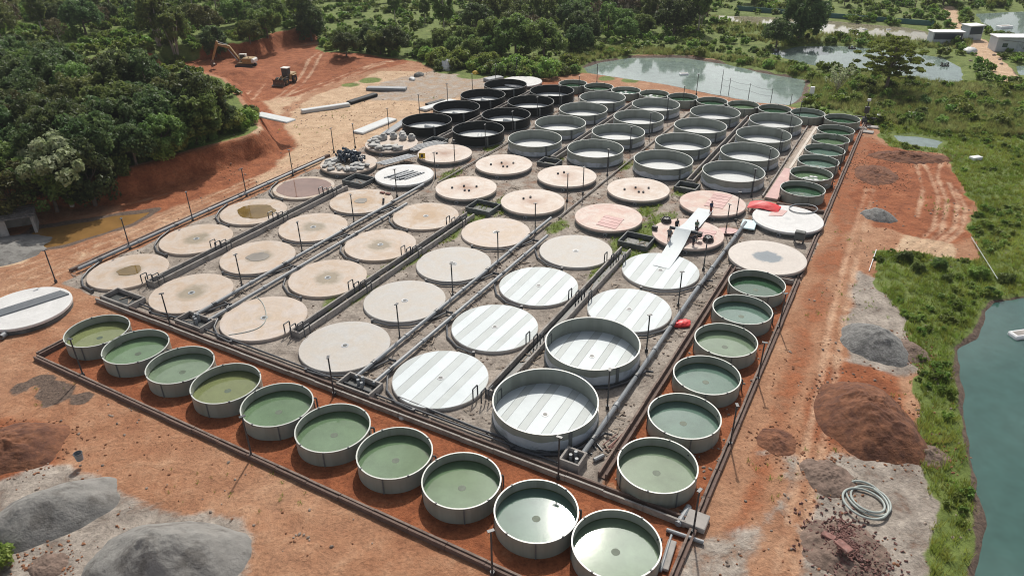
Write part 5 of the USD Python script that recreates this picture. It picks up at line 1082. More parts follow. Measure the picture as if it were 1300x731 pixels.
# ------------------------------------------------------------------ people
def person(label, loc, rz, pose, shirt, trousers, hairc='hair', hat=None):
    """joints in a body frame facing -y; one continuous skin, clothes and hair as children"""
    t = thing('person', label, 'person', loc, rz)
    J = dict(pel=(0, 0, .92), chest=(0, -.01, 1.28), neck=(0, -.01, 1.48), head=(0, -.03, 1.63),
             shl=(-.19, 0, 1.42), shr=(.19, 0, 1.42), ell=(-.25, .03, 1.14), elr=(.25, .03, 1.14), wl=(-.24, -.10, .90), wr=(.24, -.10, .90),
             hl=(-.095, 0, .90), hr=(.095, 0, .90), kl=(-.11, -.03, .50), kr=(.11, -.03, .50), al=(-.12, .03, .09), ar=(.12, .03, .09))
    J.update(pose); J = {k: np.array(v, float) for k, v in J.items()}
    H = hullspheres
    fwd = np.array([0, -1.0, 0]); lean = J['head'] - J['neck']; lean /= np.linalg.norm(lean)
    hd = J['head']
    bones = [H([(J['pel'] + [-.06, 0, 0], .105), (J['pel'] + [.06, 0, 0], .105), (J['chest'] + [-.08, 0, 0], .11), (J['chest'] + [.08, 0, 0], .11)]), H([(J['chest'] + [-.07, 0, 0], .11), (J['chest'] + [.07, 0, 0], .11), (J['shl'], .065), (J['shr'], .065), (J['neck'], .06)]),
             H([(J['neck'], .055), (hd, .06)]), H([(hd + lean * .05, .095), (hd + fwd * .02 - lean * .06, .065), (hd - fwd * .02 + lean * .03, .095)]), H([(hd + fwd * .095 - lean * .005, .014), (hd + fwd * .08 + lean * .03, .012), (hd + fwd * .105 - lean * .02, .014)]),
             H([(hd + [-.09, 0, 0], .02), (hd + [-.092, .01, -.03], .015)]), H([(hd + [.09, 0, 0], .02), (hd + [.092, .01, -.03], .015)])]
    for s in 'lr':
        sg = -1 if s == 'l' else 1
        bones += [H([(J['sh' + s], .06), (J['el' + s], .045)]), H([(J['el' + s], .045), (J['w' + s], .032)]), H([(J['h' + s], .095), (J['k' + s], .065)]), H([(J['k' + s], .062), (J['a' + s], .042)])]
        d = J['w' + s] - J['el' + s]; d /= np.linalg.norm(d); side_ = np.cross(d, [1.0, 0, 0]); side_ /= max(np.linalg.norm(side_), 1e-6)
        w = J['w' + s]; palm = w + d * .085
        bones.append(H([(w, .03), (palm + side_ * .028, .017), (palm - side_ * .028, .017)]))
        for q, (o, ln) in enumerate(((-.033, .07), (-.011, .085), (.011, .08), (.033, .06))):
            b0 = palm + side_ * o; b1 = b0 + d * ln * .5; b2 = b1 + d * ln * .45 - np.array([sg * .018, 0, 0])
            bones += [H([(b0, .011), (b1, .010)]), H([(b1, .010), (b2, .008)])]
        th0 = w + d * .03 + side_ * -.03; bones.append(H([(th0, .013), (th0 + d * .045 - side_ * .028, .010)]))
        f = J['a' + s]; bones.append(H([(f + [0, .03, -.045], .04), (f + [0, -.13, -.055], .033), (f, .042)]))
    body = m3.Manifold.batch_boolean(bones, m3.OpType.Add).refine_to_length(.06)
    part('body', body, MAT['skin'], t, smooth=60)
    def cloth(segs, mat, name):
        part(name, m3.Manifold.batch_boolean([H(x) for x in segs], m3.OpType.Add), MAT[mat], t, smooth=60)
    cloth([[(J['pel'] + [-.07, 0, .02], .125), (J['pel'] + [.07, 0, .02], .125), (J['chest'] + [-.08, 0, 0], .128), (J['chest'] + [.08, 0, 0], .128)], [(J['chest'] + [-.07, 0, 0], .126), (J['chest'] + [.07, 0, 0], .126), (J['shl'], .08), (J['shr'], .08), (J['neck'] - lean * .03, .062)]] +
          [[(J['sh' + s], .078), (J['sh' + s] * .3 + J['el' + s] * .7, .062)] for s in 'lr'], shirt, 'shirt')
    cloth([[(J['pel'] + [-.06, 0, 0], .122), (J['pel'] + [.06, 0, 0], .122), (J['hl'], .112), (J['hr'], .112)]] + [[(J['h' + s], .112), (J['k' + s], .082)] for s in 'lr'] + [[(J['k' + s], .08), (J['a' + s] + (J['k' + s] - J['a' + s]) * .12, .062)] for s in 'lr'], trousers, 'trousers')
    part('hair', m3.Manifold.batch_boolean([H([(hd + lean * .06 - fwd * .015, .10), (hd - fwd * .045 + lean * .01, .09), (hd + lean * .075 + fwd * .02, .085)])], m3.OpType.Add), MAT[hat or hairc], t, smooth=60)
    if hat: part('hat_brim', H([(hd + lean * .07 + np.array([.15 * math.cos(a), .15 * math.sin(a), 0]), .015) for a in np.linspace(0, 6.28, 12)]), MAT[hat], t, smooth=60)
    for s in (-.032, .032): part('eye', trimesh.creation.icosphere(1, .012).apply_translation(hd + [s, -.088, .015]), MAT['machinedark'], t)
    for s in 'lr': part('shoe', H([(J['a' + s] + [0, .035, -.048], .048), (J['a' + s] + [0, -.14, -.06], .038)]), MAT['machinedark'], t, smooth=60)
    return t
bend = dict(pel=(0, .12, .88), chest=(0, -.12, 1.12), neck=(0, -.26, 1.24), head=(0, -.38, 1.30), shl=(-.19, -.20, 1.22), shr=(.19, -.20, 1.22), ell=(-.22, -.30, .95), elr=(.22, -.30, .95), wl=(-.15, -.46, .78), wr=(.15, -.46, .78), hl=(-.095, .12, .86), hr=(.095, .12, .86), kl=(-.12, 0, .48), kr=(.12, .02, .48))
crouch = dict(pel=(0, .16, .42), chest=(0, -.04, .72), neck=(0, -.14, .88), head=(0, -.20, 1.0), shl=(-.19, -.09, .84), shr=(.19, -.09, .84), ell=(-.22, -.24, .62), elr=(.22, -.24, .62), wl=(-.12, -.42, .55), wr=(.12, -.42, .55), hl=(-.095, .14, .42), hr=(.095, .14, .42), kl=(-.16, -.24, .50), kr=(.16, -.24, .50), al=(-.14, .04, .09), ar=(.14, .04, .09))
walk = dict(kl=(-.11, -.14, .52), al=(-.12, -.16, .10), kr=(.11, .04, .50), ar=(.12, .26, .12), wl=(-.24, .02, .9), wr=(.22, -.24, .95))
pz = .74
def on(px, py): return (*at(px, py, pz), pz)
person('person in dark clothes standing at the far end of the white sheet', on(902, 271), .5, {}, 'cloth_blue', 'cloth_red')
person('person in a grey shirt and dark shorts standing left of the rig, arms on hips', on(849, 306), -.6, dict(ell=(-.36, .05, 1.18), elr=(.36, .05, 1.18), wl=(-.2, -.05, 1.0), wr=(.2, -.05, 1.0)), 'cloth_grey', 'cloth_dark')
person('person in dark clothes standing behind the left end of the roller', on(858.5, 294), .3, walk, 'cloth_dark', 'cloth_dark')
person('person in a green top behind the right end of the roller', on(883.5, 295.5), .1, dict(wl=(-.14, -.34, 1.08), wr=(.14, -.34, 1.08), ell=(-.25, -.08, 1.14), elr=(.25, -.08, 1.14)), 'cloth_green', 'cloth_dark')
person('person in dark clothes bending at the right end of the roller', on(880, 310), 1.0, bend, 'cloth_dark', 'cloth_dark')

# ------------------------------------------------------------------ excavator and loader
def excavator(label, loc, rz):
    """faces local -x"""
    t = thing('excavator', label, 'excavator', loc, rz)
    a = np.linspace(-math.pi / 2, math.pi / 2, 9)
    st = [(1.6 + .48 * math.cos(x), .48 + .48 * math.sin(x)) for x in a] + [(-1.6 - .48 * math.cos(x), .48 - .48 * math.sin(x)) for x in a]
    for s in (-1, 1):
        m = extr(st, -.3, .3); m.apply_transform(trimesh.transformations.rotation_matrix(math.pi / 2, [1, 0, 0])); m.apply_translation([0, s * 1.25, 0])
        tr = part('track', m, MAT['machinedark'], t, smooth=False)
        for k in range(14):
            x = -1.55 + 3.1 * k / 13; part('track_pad', box(x - .07, x + .07, s * 1.25 - .33, s * 1.25 + .33, .955, 1.0), MAT['bucketsteel'], tr, smooth=False)
    part('undercarriage', rbox(-1.0, 1.0, -.95, .95, .4, 1.0, .08), MAT['machinedark'], t); part('turntable', disc(.75, .98, 1.2, 24), MAT['machinedark'], t)
    part('engine_housing', rbox(-.3, 2.2, -1.25, 1.25, 1.2, 2.3, .15), MAT['machine'], t); part('counterweight', rbox(1.75, 2.6, -1.3, 1.3, 1.15, 2.2, .25), MAT['machinewhite'], t)
    part('deck', rbox(-1.5, 2.3, -1.3, 1.3, 1.1, 1.32, .04), MAT['machine'], t)
    c = part('cab', rbox(-1.6, .1, .35, 1.3, 1.3, 2.95, .12), MAT['machinewhite'], t)
    part('window', box(-1.62, -1.605, .48, 1.18, 1.9, 2.8), MAT['glass'], c, smooth=False); part('window', box(-1.4, -.15, 1.305, 1.32, 1.9, 2.75), MAT['glass'], c, smooth=False); part('window', box(-1.4, -.15, .33, .345, 1.9, 2.75), MAT['glass'], c, smooth=False)
    def beam(P, w, name, mat):
        P = np.array(P); m = extr(P, -w / 2, w / 2); m.apply_transform(np.array([[1, 0, 0, 0], [0, 0, 1, -.25], [0, 1, 0, 0], [0, 0, 0, 1.0]])); m.fix_normals(); return part(name, m, MAT[mat], t, smooth=False)
    beam([(-.9, 1.5), (-.6, 1.3), (-3.0, 4.4), (-6.0, 5.25), (-6.1, 5.0), (-3.1, 4.9), (-1.3, 1.9)][:0] + [(-1.3, 1.7), (-.7, 1.35), (-2.9, 4.25), (-6.2, 5.05), (-6.1, 5.4), (-3.1, 5.0)], .5, 'boom', 'machine')
    beam([(-5.7, 5.9), (-5.95, 5.0), (-7.75, 1.7), (-8.0, 1.8), (-6.45, 5.3), (-6.1, 6.0)], .4, 'stick', 'machine')
    beam([(-7.7, 1.75), (-8.15, 1.6), (-8.6, .7), (-8.2, .05), (-7.4, .35), (-7.1, 1.0), (-7.5, .75), (-8.0, .9)], .95, 'bucket', 'bucketsteel')
    part('boom_cylinder', tube([(-1.7, -.25, 1.6), (-3.6, -.25, 4.2)], .11, 8), MAT['plate'], t); part('stick_cylinder', tube([(-3.6, -.25, 5.2), (-5.8, -.25, 5.8)], .10, 8), MAT['plate'], t); part('bucket_cylinder', tube([(-6.6, -.25, 4.3), (-7.8, -.25, 2.0)], .09, 8), MAT['plate'], t)
    part('exhaust', tube([(1.2, -.7, 2.3), (1.2, -.7, 2.8)], .08, 8), MAT['machinedark'], t)
    return t
g = ground_at(313, 86)
excavator('yellow excavator with white cab reaching its boom to the left at the cut face', g, -.12)
def loader(label, loc, rz):
    """faces local -y"""
    t = thing('wheel_loader', label, 'loader', loc, rz)
    for sx in (-1, 1):
        for y in (-1.5, 1.5):
            w = lathe([(.35, -.3), (.66, -.3), (.78, -.2), (.78, .2), (.66, .3), (.35, .3)], 24); w.apply_transform(trimesh.transformations.rotation_matrix(math.pi / 2, [0, 1, 0])); w.apply_translation([sx * 1.1, y, .78])
            wh = part('wheel', w, MAT['tyre'], t); r = lathe([(0, -.2), (.36, -.2), (.36, .2), (0, .2)], 18); r.apply_transform(trimesh.transformations.rotation_matrix(math.pi / 2, [0, 1, 0])); r.apply_translation([sx * 1.12, y, .78]); part('rim', r, MAT['machine'], wh)
    part('rear_body', rbox(-.95, .95, .4, 2.9, .7, 2.0, .15), MAT['machine'], t); part('front_frame', rbox(-.6, .6, -2.0, .4, .6, 1.35, .1), MAT['machinedark'], t)
    c = part('cab', rbox(-.75, .75, -.35, 1.0, 1.4, 3.25, .12), MAT['machinedark'], t); part('cab_roof', rbox(-.85, .85, -.45, 1.1, 3.2, 3.4, .06), MAT['machinewhite'], c)
    part('window', box(-.6, .6, -.375, -.36, 2.0, 3.1), MAT['glass'], c, smooth=False)
    for s in (-1, 1):
        part('window', box(s * .76 - .008, s * .76 + .008, -.2, .85, 2.0, 3.1), MAT['glass'], c, smooth=False); part('fender', rbox(s * 1.1 - .33, s * 1.1 + .33, .8, 2.3, 1.6, 1.72, .04), MAT['machine'], t)
        part('lift_arm', tube([(s * .5, -.4, 1.6), (s * .5, -1.9, 1.35), (s * .5, -2.8, .6)], .13, 8), MAT['machine'], t); part('headlight', disc(.12, 0, .08, 14).apply_transform(trimesh.transformations.rotation_matrix(math.pi / 2, [1, 0, 0])).apply_translation([s * .8, -.6, 1.6]), MAT['machinewhite'], t)
    m = extr([(-2.6, .12), (-3.5, .10), (-3.55, .2), (-2.85, .35), (-2.75, 1.0), (-3.1, 1.45), (-2.75, 1.3), (-2.55, .7)], -1.45, 1.45); m.apply_transform(np.array([[0, 0, 1, 0], [1, 0, 0, 0], [0, 1, 0, 0], [0, 0, 0, 1.0]])); m.fix_normals(); part('bucket', m, MAT['bucketsteel'], t, smooth=False)
    return t
g = ground_at(364, 106)
loader('yellow wheel loader with a rusty bucket driving down the pale ramp', g, -.35)

# ------------------------------------------------------------------ buildings
def shed(name, label, loc, rz, L, W, H, screen=True):
    t = thing(name, label, 'shed', loc, rz)
    n = max(3, int(L / 2.4))
    for i in range(n):
        part('wall_panel', box(-L / 2 + L * i / n, -L / 2 + L * (i + 1) / n - .03, -W / 2, -W / 2 + .12, -.3, H), MAT['panel'], t, smooth=False)
    part('wall', box(-L / 2, L / 2, W / 2 - .12, W / 2, -.3, H), MAT['panel'], t, smooth=False)
    for s in (-1, 1): part('end_wall', box(s * (L / 2 - .06) - .06, s * (L / 2 - .06) + .06, -W / 2 + .12, W / 2 - .12, -.3, H + .1), MAT['panel'], t, smooth=False)
    part('roof', rbox(-L / 2 - .25, L / 2 + .25, -W / 2 - .3, W / 2 + .3, H + .1, H + .3, .05), MAT['roofwhite'], t, smooth=False)
    if screen: part('dark_screen', box(-L / 2 + .3, L / 2 - .3, -W / 2 - .05, -W / 2 - .01, H * .45, H - .1), MAT['navy'], t, smooth=False)
    else:
        d = part('door', box(-1.0, .1, -W / 2 - .06, -W / 2 - .01, 0, 2.1), MAT['film'], t, smooth=False); part('handle', box(-.1, -.02, -W / 2 - .1, -W / 2 - .06, 1.0, 1.15), MAT['machinedark'], d, smooth=False)
        for x in (-L / 2 + 2, L / 2 - 2.5): part('window', box(x - .6, x + .6, -W / 2 - .05, -W / 2 - .01, 1.1, 2.0), MAT['glass'], t, smooth=False)
        part('cable', tube([(-L / 2 + 1, -W / 2 - .08, H - .4), (0, -W / 2 - .08, H - .9), (L / 2 - 1, -W / 2 - .08, H - .4)], .04, 6), MAT['machinedark'], t)
    return t
g = ground_at(1198, 55); shed('screened_shed', 'long white roofed shed with a dark screen front by the brown pond', (*g[:2], -.1), -.06, 7.6, 3.0, 2.9)
g = ground_at(1231, 50); shed('small_shed', 'small tilted white shed with a dark open front', (*g[:2], -.1), .18, 4.2, 3.0, 3.5)
g = ground_at(1290, 64); shed('cabin', 'grey panel cabin with a white roof at the right edge', (*g[:2], -.1), -.10, 12.0, 4.0, 3.2, False)
g = ground_at(70, 4); shed('far_shed', 'white far building at the top left edge', (g[0] - 20, g[1] + 40, g[2]), .1, 26.0, 8.0, 5.0, False)
# old hut at the left
g = at(24, 292)
t = thing('old_hut', 'old grey hut with a worn tiled roof beside the ochre puddle', 'hut', (*g, gz(*g)), .45)
part('left_wall', rbox(-2.3, -1.95, -1.6, 1.6, -.6, 2.2, .03), MAT['hutwall'], t); part('right_wall', rbox(1.9, 2.25, -1.6, 1.6, -.6, 2.2, .03), MAT['hutwall'], t); part('back_wall', rbox(-1.94, 1.89, 1.3, 1.58, -.6, 2.2, .03), MAT['hutwall'], t); part('front_pier', rbox(-1.94, -.9, -1.55, -1.3, -.6, 2.2, .03), MAT['hutwall'], t)
for i in range(6):
    for j in range(9):
        x = -2.5 + .56 * j; y = -2.0 + .68 * i
        m = rbox(0, .54, 0, .74, 0, .05, .012); m.apply_transform(trimesh.transformations.rotation_matrix(-.05, [1, 0, 0])); m.apply_translation([x, y, 2.22 + .05 * i + R.uniform(0, .03) + .012 * (j % 2)]); part('roof_tile', m, MAT['tileroof'], t, smooth=False)
# roads and walls far away
def farstrip(name, label, a, b, w, z, mat, kind='structure', cat=None, hh=.1):
    A, B = at(*a), at(*b); d = B - A; L = np.hypot(*d); ang = math.atan2(d[1], d[0])
    zz = max(gz(*A), gz(*B), gz(*((A + B) / 2))) + z
    return single(name, box(0, L, -w / 2, w / 2, -2.0, hh), mat, label, cat, (A[0], A[1], zz), ang, smooth=False, kind=kind)
farstrip('far_wall', 'long low white wall crossing behind the back trees', (230, 17), (560, 0), .5, .2, MAT['road'], None, 'wall', 1.0)
farstrip('far_wall', 'second pale low wall nearer the back trees', (-60, 42), (300, 12), .4, .1, MAT['road'], None, 'wall', .7)
farstrip('far_wall', 'low green netting fence along the long brown pond', (935, 13), (1185, 33), .2, .3, MAT['netting'], None, 'fence', 1.0)
# float and feeder in the ponds, fence by the far pond
def floatbox(label, px, py, z, s, cat='float'):
    p = at(px, py, z); t = thing('pond_float', label, cat, (*p, z), .2)
    part('hull', rbox(-1.1 * s, 1.1 * s, -.6 * s, .6 * s, -.15, .38 * s, .12), MAT['roofwhite'], t); part('hollow', rbox(-.85 * s, .85 * s, -.38 * s, .38 * s, .30 * s, .395 * s, .03), MAT['hutwall'], t); return t
floatbox('small white float in the middle of the pale pond', 868, 95, WLEV[1], .9); floatbox('white boat-shaped float at the right edge of the near pond', 1296, 426, WLEV[0], 1.0, 'boat')
floatbox('white float near the aerator in the top right pond', 1275, 36, WLEV[4], 1.8)
for k, (px, py) in enumerate(((1098, 38), (1128, 38))): floatbox(f'tiny dark feeder raft in the long brown pond, {["left", "right"][k]} one', px, py, WLEV[3], .6)
for px, py, nm in ((1200, 84, 'paddle aerator on a stalk in the teal pond'), (1082, 62, 'paddle aerator at the far bank of the teal pond'), (985, 66, 'paddle aerator at the left end of the teal pond')):
    p = at(px, py, -.3); t = thing('paddle_aerator', nm, 'aerator', (*p, -.3)); part('float', rbox(-.9, .9, -.15, .15, -.1, .12, .05), MAT['machinedark'], t); part('float', rbox(-.9, .9, .45, .75, -.1, .12, .05), MAT['machinedark'], t); part('motor', rbox(-.25, .25, .1, .5, .1, .6, .06), MAT['plate'], t)
    for s in (-.7, .7): part('paddle', cat_(*[box(s - .1, s + .1, .28, .32, -.2, .75).apply_transform(trimesh.transformations.rotation_matrix(q, [1, 0, 0], [0, .3, .28])) for q in (0, .8, 1.6, 2.4)]), MAT['machinedark'], t)
FP = [(915, 116), (925, 118), (950, 124), (978, 131), (700, 100), (1003, 134)]
for k, (px, py) in enumerate(FP):
    p = at(px, py, 0); hh = (4.4, 3.0, 2.8, 2.8, 1.6, 2.2)[k]
    single('pond_stake', tube([(0, 0, -1.0), (.05, 0, hh)], [.07, .05], 6), MAT['post'], f'thin stake at the shore of the pale pond, {["tallest", "second from the left", "third from the left", "fourth from the left", "alone on the left bank", "rightmost"][k]}', 'stake', (*p, 0), group='stakes by the pale pond')
for k, (a, b) in enumerate((((915, 116), (925, 118)), ((925, 118), (950, 124)), ((950, 124), (978, 131)))):
    A, B = at(*a), at(*b); L = np.hypot(*(B - A)); P = [(x * L, 0, 2.6 - .25 * math.sin(math.pi * x)) for x in np.linspace(0, 1, 9)]
    single('wire', cat_(tube(P, .022, 4), tube([(q[0], 0, q[2] - 1.2) for q in P], .018, 4)), MAT['fencemat'], f'sagging wires between stakes at the pale pond, span {["one", "two", "three"][k]} from the left', 'wire', (*A, 0), math.atan2(*(B - A)[::-1]), group='wires by the pale pond')
# switch gear, white box and planks behind the far right tanks
p = at(1097, 156); t = thing('pump_station', 'tall dark pump mast with a white lamp head at the back right corner', 'mast', (*p, 0), GROT)
part('mast', tube([(0, 0, -.2), (0, 0, 4.0)], .09, 8), MAT['post'], t); part('lamp_head', rbox(-.3, .3, -.2, .2, 3.9, 4.3, .05), MAT['roofwhite'], t); part('control_box', rbox(-.4, .4, -.3, .3, 1.8, 2.9, .05), MAT['machinedark'], t); part('beam', box(-1.8, 2.4, -.1, .1, .9, 1.1), MAT['post'], t); part('pump', rbox(-.5, .5, -.5, .5, 0, .8, .15), MAT['darkpipe'], t)
p = at(1028, 132); t = thing('camera_mast', 'mast with a white box at the corner of the back row', 'mast', (*p, 0), GROT); part('mast', tube([(0, 0, -.2), (0, 0, 2.6)], .08, 8), MAT['post'], t); part('white_box', rbox(-.4, .4, -.3, .3, 2.0, 3.3, .06), MAT['roofwhite'], t)
p = at(1111, 154); t = thing('white_drum', 'white drum beside the pump mast', 'drum', (*p, gz(*p))); part('body', lathe([(0, 0), (.5, 0), (.52, .05), (.52, 1.15), (.5, 1.2), (0, 1.2)], 22), MAT['roofwhite'], t); part('lid', disc(.46, 1.2, 1.26, 20), MAT['panel'], t)
for k, (px, py) in enumerate(((1101, 168), (1108, 162), (1092, 163))):
    p = at(px, py); single('concrete_slab', rbox(-1.0, 1.0, -.7, .7, 0, .22, .03), MAT['hutwall'], f'pale slab on the ground by the pump mast, {["nearest", "right", "left"][k]}', 'slab', (*p, gz(*p)), GROT + .2 * k)
p = at(1238, 203); single('white_crate', rbox(-.9, .9, -.5, .5, 0, .5, .05), MAT['roofwhite'], 'white box lying in the grass right of the turning circle', 'box', (*p, gz(*p)), .3)
p = at(1231, 67); m = trimesh.creation.icosphere(3, 1.0); m.vertices *= np.array([1.9, 1.5, .9]); m.vertices *= (.65 + .7 * meshkit.fbm(m.vertices, 3, 3))[:, None]
single('white_tarp', m, MAT['white'], 'white tarpaulin heap beside the sandy path', 'tarp', (*p, .3), .3, smooth=40)
for k, (px, py) in enumerate(((1232, 78), (1237, 84), (1243, 90), (1248, 97), (1269, 76), (1271, 82), (1262, 70))):
    p = at(px, py); single('white_stone', trimesh.creation.icosphere(1, .45).apply_scale([1, .8, .6]), MAT['stone'], f'pale stone along the sandy path, {ORD[k] if k > 2 else ["first", "second", "third"][k]} of the kerb stones', 'stone', (*p, gz(*p) + .1), k, 'stones along the sandy path', smooth=False)

# ------------------------------------------------------------------ vegetation
def leafcloud(centres, radii, per, size, rng, up=0.35, flat=1.0, aspect=1.7):
    cs = np.repeat(np.asarray(centres), per, 0); rs = np.repeat(np.asarray(radii), per); n = len(cs)
    d = rng.normal(size=(n, 3)); d[:, 2] += up; d /= np.linalg.norm(d, axis=1, keepdims=True)
    p = cs + d * (rs * rng.uniform(.55, 1.08, n))[:, None] * np.array([1, 1, flat])
    nrm = d + rng.normal(size=(n, 3)) * .55; nrm /= np.linalg.norm(nrm, axis=1, keepdims=True)
    a = np.cross(nrm, rng.normal(size=(n, 3))); a /= np.maximum(np.linalg.norm(a, axis=1, keepdims=True), 1e-6); b = np.cross(nrm, a)
    s = size * rng.uniform(.6, 1.35, n)[:, None]
    V = np.stack([p - a * s * aspect * .5, p + b * s * .5 + nrm * s * .08, p + a * s * aspect * .5 - nrm * s * .12, p - b * s * .5 + nrm * s * .08], 1).reshape(-1, 3)
    i = np.arange(n)[:, None] * 4
    return trimesh.Trimesh(V, np.concatenate([i + [0, 1, 2], i + [0, 2, 3]]), process=False)

def crown_clumps(rx, ry, rz, zc, n, rng, r0, r1, lobes=0.3, low=-.55):
    d = rng.normal(size=(n * 3, 3)); d /= np.linalg.norm(d, axis=1, keepdims=True); d = d[d[:, 2] > low][:n]
    k = 1 + lobes * (meshkit.fbm(d * 1.6 + 4, 2, int(rng.integers(99))) - .5) * 2
    q = rng.uniform(.55, 1.0, len(d)) ** .6
    return d * np.array([rx, ry, rz]) * (k * q)[:, None] + [0, 0, zc], rng.uniform(r0, r1, len(d))

def limbs(c, hgt, r, rng, n=7, z0=.35):
    ms = [tube([(0, 0, -.5), (.05, .03, hgt * .3), (-.06, .08, hgt * .6), (.02, 0, hgt * .85)], [r * 1.25, r, r * .65, r * .2], 7)]
    for i in rng.choice(len(c), min(n, len(c)), replace=False):
        a = np.array([0, 0, hgt * rng.uniform(z0, .65)]); b = c[i]; m = (a + b) / 2 + [0, 0, -.1 * np.linalg.norm(b - a)]
        ms.append(tube([a, m, b], [r * .45, r * .3, r * .08], 5))
    return cat_(*ms)

def mk_tree(kind, seed):
    rng = np.random.default_rng(seed)
    if kind == 'dense':   c, r = crown_clumps(3.9, 3.9, 3.0, 4.3, 105, rng, .55, 1.15, .4); return leafcloud(c, r, 75, .30, rng), limbs(c, 5.5, .24, rng), 'leaf_dark', 'bark'
    if kind == 'round':   c, r = crown_clumps(3.2, 3.2, 3.9, 4.3, 105, rng, .5, 1.0, .25, -.75); return leafcloud(c, r, 75, .28, rng), limbs(c, 5.5, .24, rng), 'leaf_dark', 'bark'
    if kind == 'bushy':   c, r = crown_clumps(3.4, 3.6, 2.9, 3.7, 80, rng, .5, 1.05, .5); return leafcloud(c, r, 75, .30, rng), limbs(c, 5.0, .2, rng), 'leaf_mid', 'bark'
    if kind == 'olive':   c, r = crown_clumps(3.3, 3.1, 3.0, 4.2, 62, rng, .5, .95, .55); return leafcloud(c, r, 62, .28, rng), limbs(c, 5.4, .2, rng, 10), 'leaf_olive', 'bark'
    if kind == 'dry':     c, r = crown_clumps(2.6, 2.6, 2.8, 4.4, 30, rng, .4, .8, .5); return leafcloud(c, r, 40, .26, rng), limbs(c, 5.8, .17, rng, 20, .25), 'leaf_brown', 'barkpale'
    if kind == 'open':    c, r = crown_clumps(3.0, 3.0, 3.2, 5.6, 30, rng, .5, 1.0, .5); return leafcloud(c, r, 75, .36, rng), limbs(c, 7.5, .18, rng, 12), 'leaf_mid', 'bark'
    if kind == 'tall':
        c, r = crown_clumps(2.0, 2.0, 4.6, 7.6, 44, rng, .45, .9, .5, -.9); return leafcloud(c, r, 80, .36, rng, .1), limbs(c, 11.5, .16, rng, 12, .25), 'leaf_mid', 'barkpale'
    if kind == 'feather':
        cs = []
        for k in range(17):
            a = rng.uniform(0, 6.28); l = rng.uniform(1.2, 3.6); h0 = rng.uniform(6.5, 9.0)
            for q in np.linspace(.15, 1, 9): cs.append((math.cos(a) * l * q, math.sin(a) * l * q, 1.6 + h0 * math.sin(min(q * 2.3, 2.35)) ** .8 - 2.2 * q * q + rng.uniform(-.4, .4)))
        cs = np.array(cs); return leafcloud(cs, np.full(len(cs), .7), 46, .30, rng, -.1), cat_(*[tube([(math.cos(a) * .3, math.sin(a) * .3, -.3), (math.cos(a) * .7, math.sin(a) * .7, 4), (math.cos(a) * 1.6, math.sin(a) * 1.6, 8.0)], [.09, .08, .03], 5) for a in rng.uniform(0, 6.28, 16)]), 'leaf_mid', 'barkpale'
    if kind == 'layer':
        cs = []; 
        for z, rad, n in ((3.5, 4.4, 14), (4.6, 6.0, 26), (5.9, 5.9, 26), (7.2, 4.7, 19), (8.4, 3.1, 11), (9.4, 1.4, 5)):
            for k in range(n):
                a = k * 2.399 + z; q = math.sqrt((k + .5) / n) * rad * rng.uniform(.8, 1.08); cs.append((q * math.cos(a), q * math.sin(a), z + .10 * q * .6 + rng.uniform(-.25, .25)))
        cs = np.array(cs); return leafcloud(cs, np.full(len(cs), .72), 80, .28, rng, .3, .22), limbs(cs, 10.5, .24, rng, 30, .3), 'leaf_lime', 'bark'
    if kind == 'pale':
        c, r = crown_clumps(5.6, 3.6, 2.3, 6.2, 44, rng, .6, 1.1, .5, -.3); return leafcloud(c, r, 80, .36, rng), limbs(c, 6.6, .24, rng, 22, .2), 'leaf_pale', 'barkpale'
    if kind == 'shrub':   c, r = crown_clumps(1.5, 1.5, 1.25, .9, 20, rng, .4, .75, .4, -.4); return leafcloud(c, r, 60, .30, rng), limbs(c, 1.4, .06, rng, 5), 'leaf_mid', 'bark'
    if kind == 'bright':  c, r = crown_clumps(2.0, 1.9, 1.7, 1.4, 26, rng, .45, .9, .45, -.4); return leafcloud(c, r, 65, .34, rng), limbs(c, 2.2, .08, rng, 6), 'leaf_bright', 'bark'
    if kind == 'bare':
        cs = np.array([(rng.normal() * 1.2, rng.normal() * 1.2, rng.uniform(2, 5)) for _ in range(26)]); return leafcloud(cs, np.full(26, .45), 14, .25, rng), limbs(cs, 5.0, .10, rng, 26, .1), 'leaf_pale', 'barkpale'
TCAT = {'shrub': 'shrub', 'bright': 'shrub'}
PARTS = {}
def tree(kind, variant, label, loc, group=None, scale=1.0, name=None):
    key = (kind, variant)
    nm = name or {'shrub': 'green_shrub', 'bright': 'bright_shrub'}.get(kind, kind + '_tree')
    rz = R.uniform(0, 6.28)
    if key not in PARTS:
        cr, tk, lm, bm = mk_tree(kind, 100 + 17 * variant + len(kind) * 3)
        t = thing(nm, label, TCAT.get(kind, 'tree'), loc, rz, group, scale)
        part('crown', cr, MAT[lm], t, smooth=False); part('trunk', tk, MAT[bm], t, smooth=True)
        PARTS[key] = t; return t
    return dup(PARTS[key], label, loc, rz, group, TCAT.get(kind, 'tree'), nm, scale)

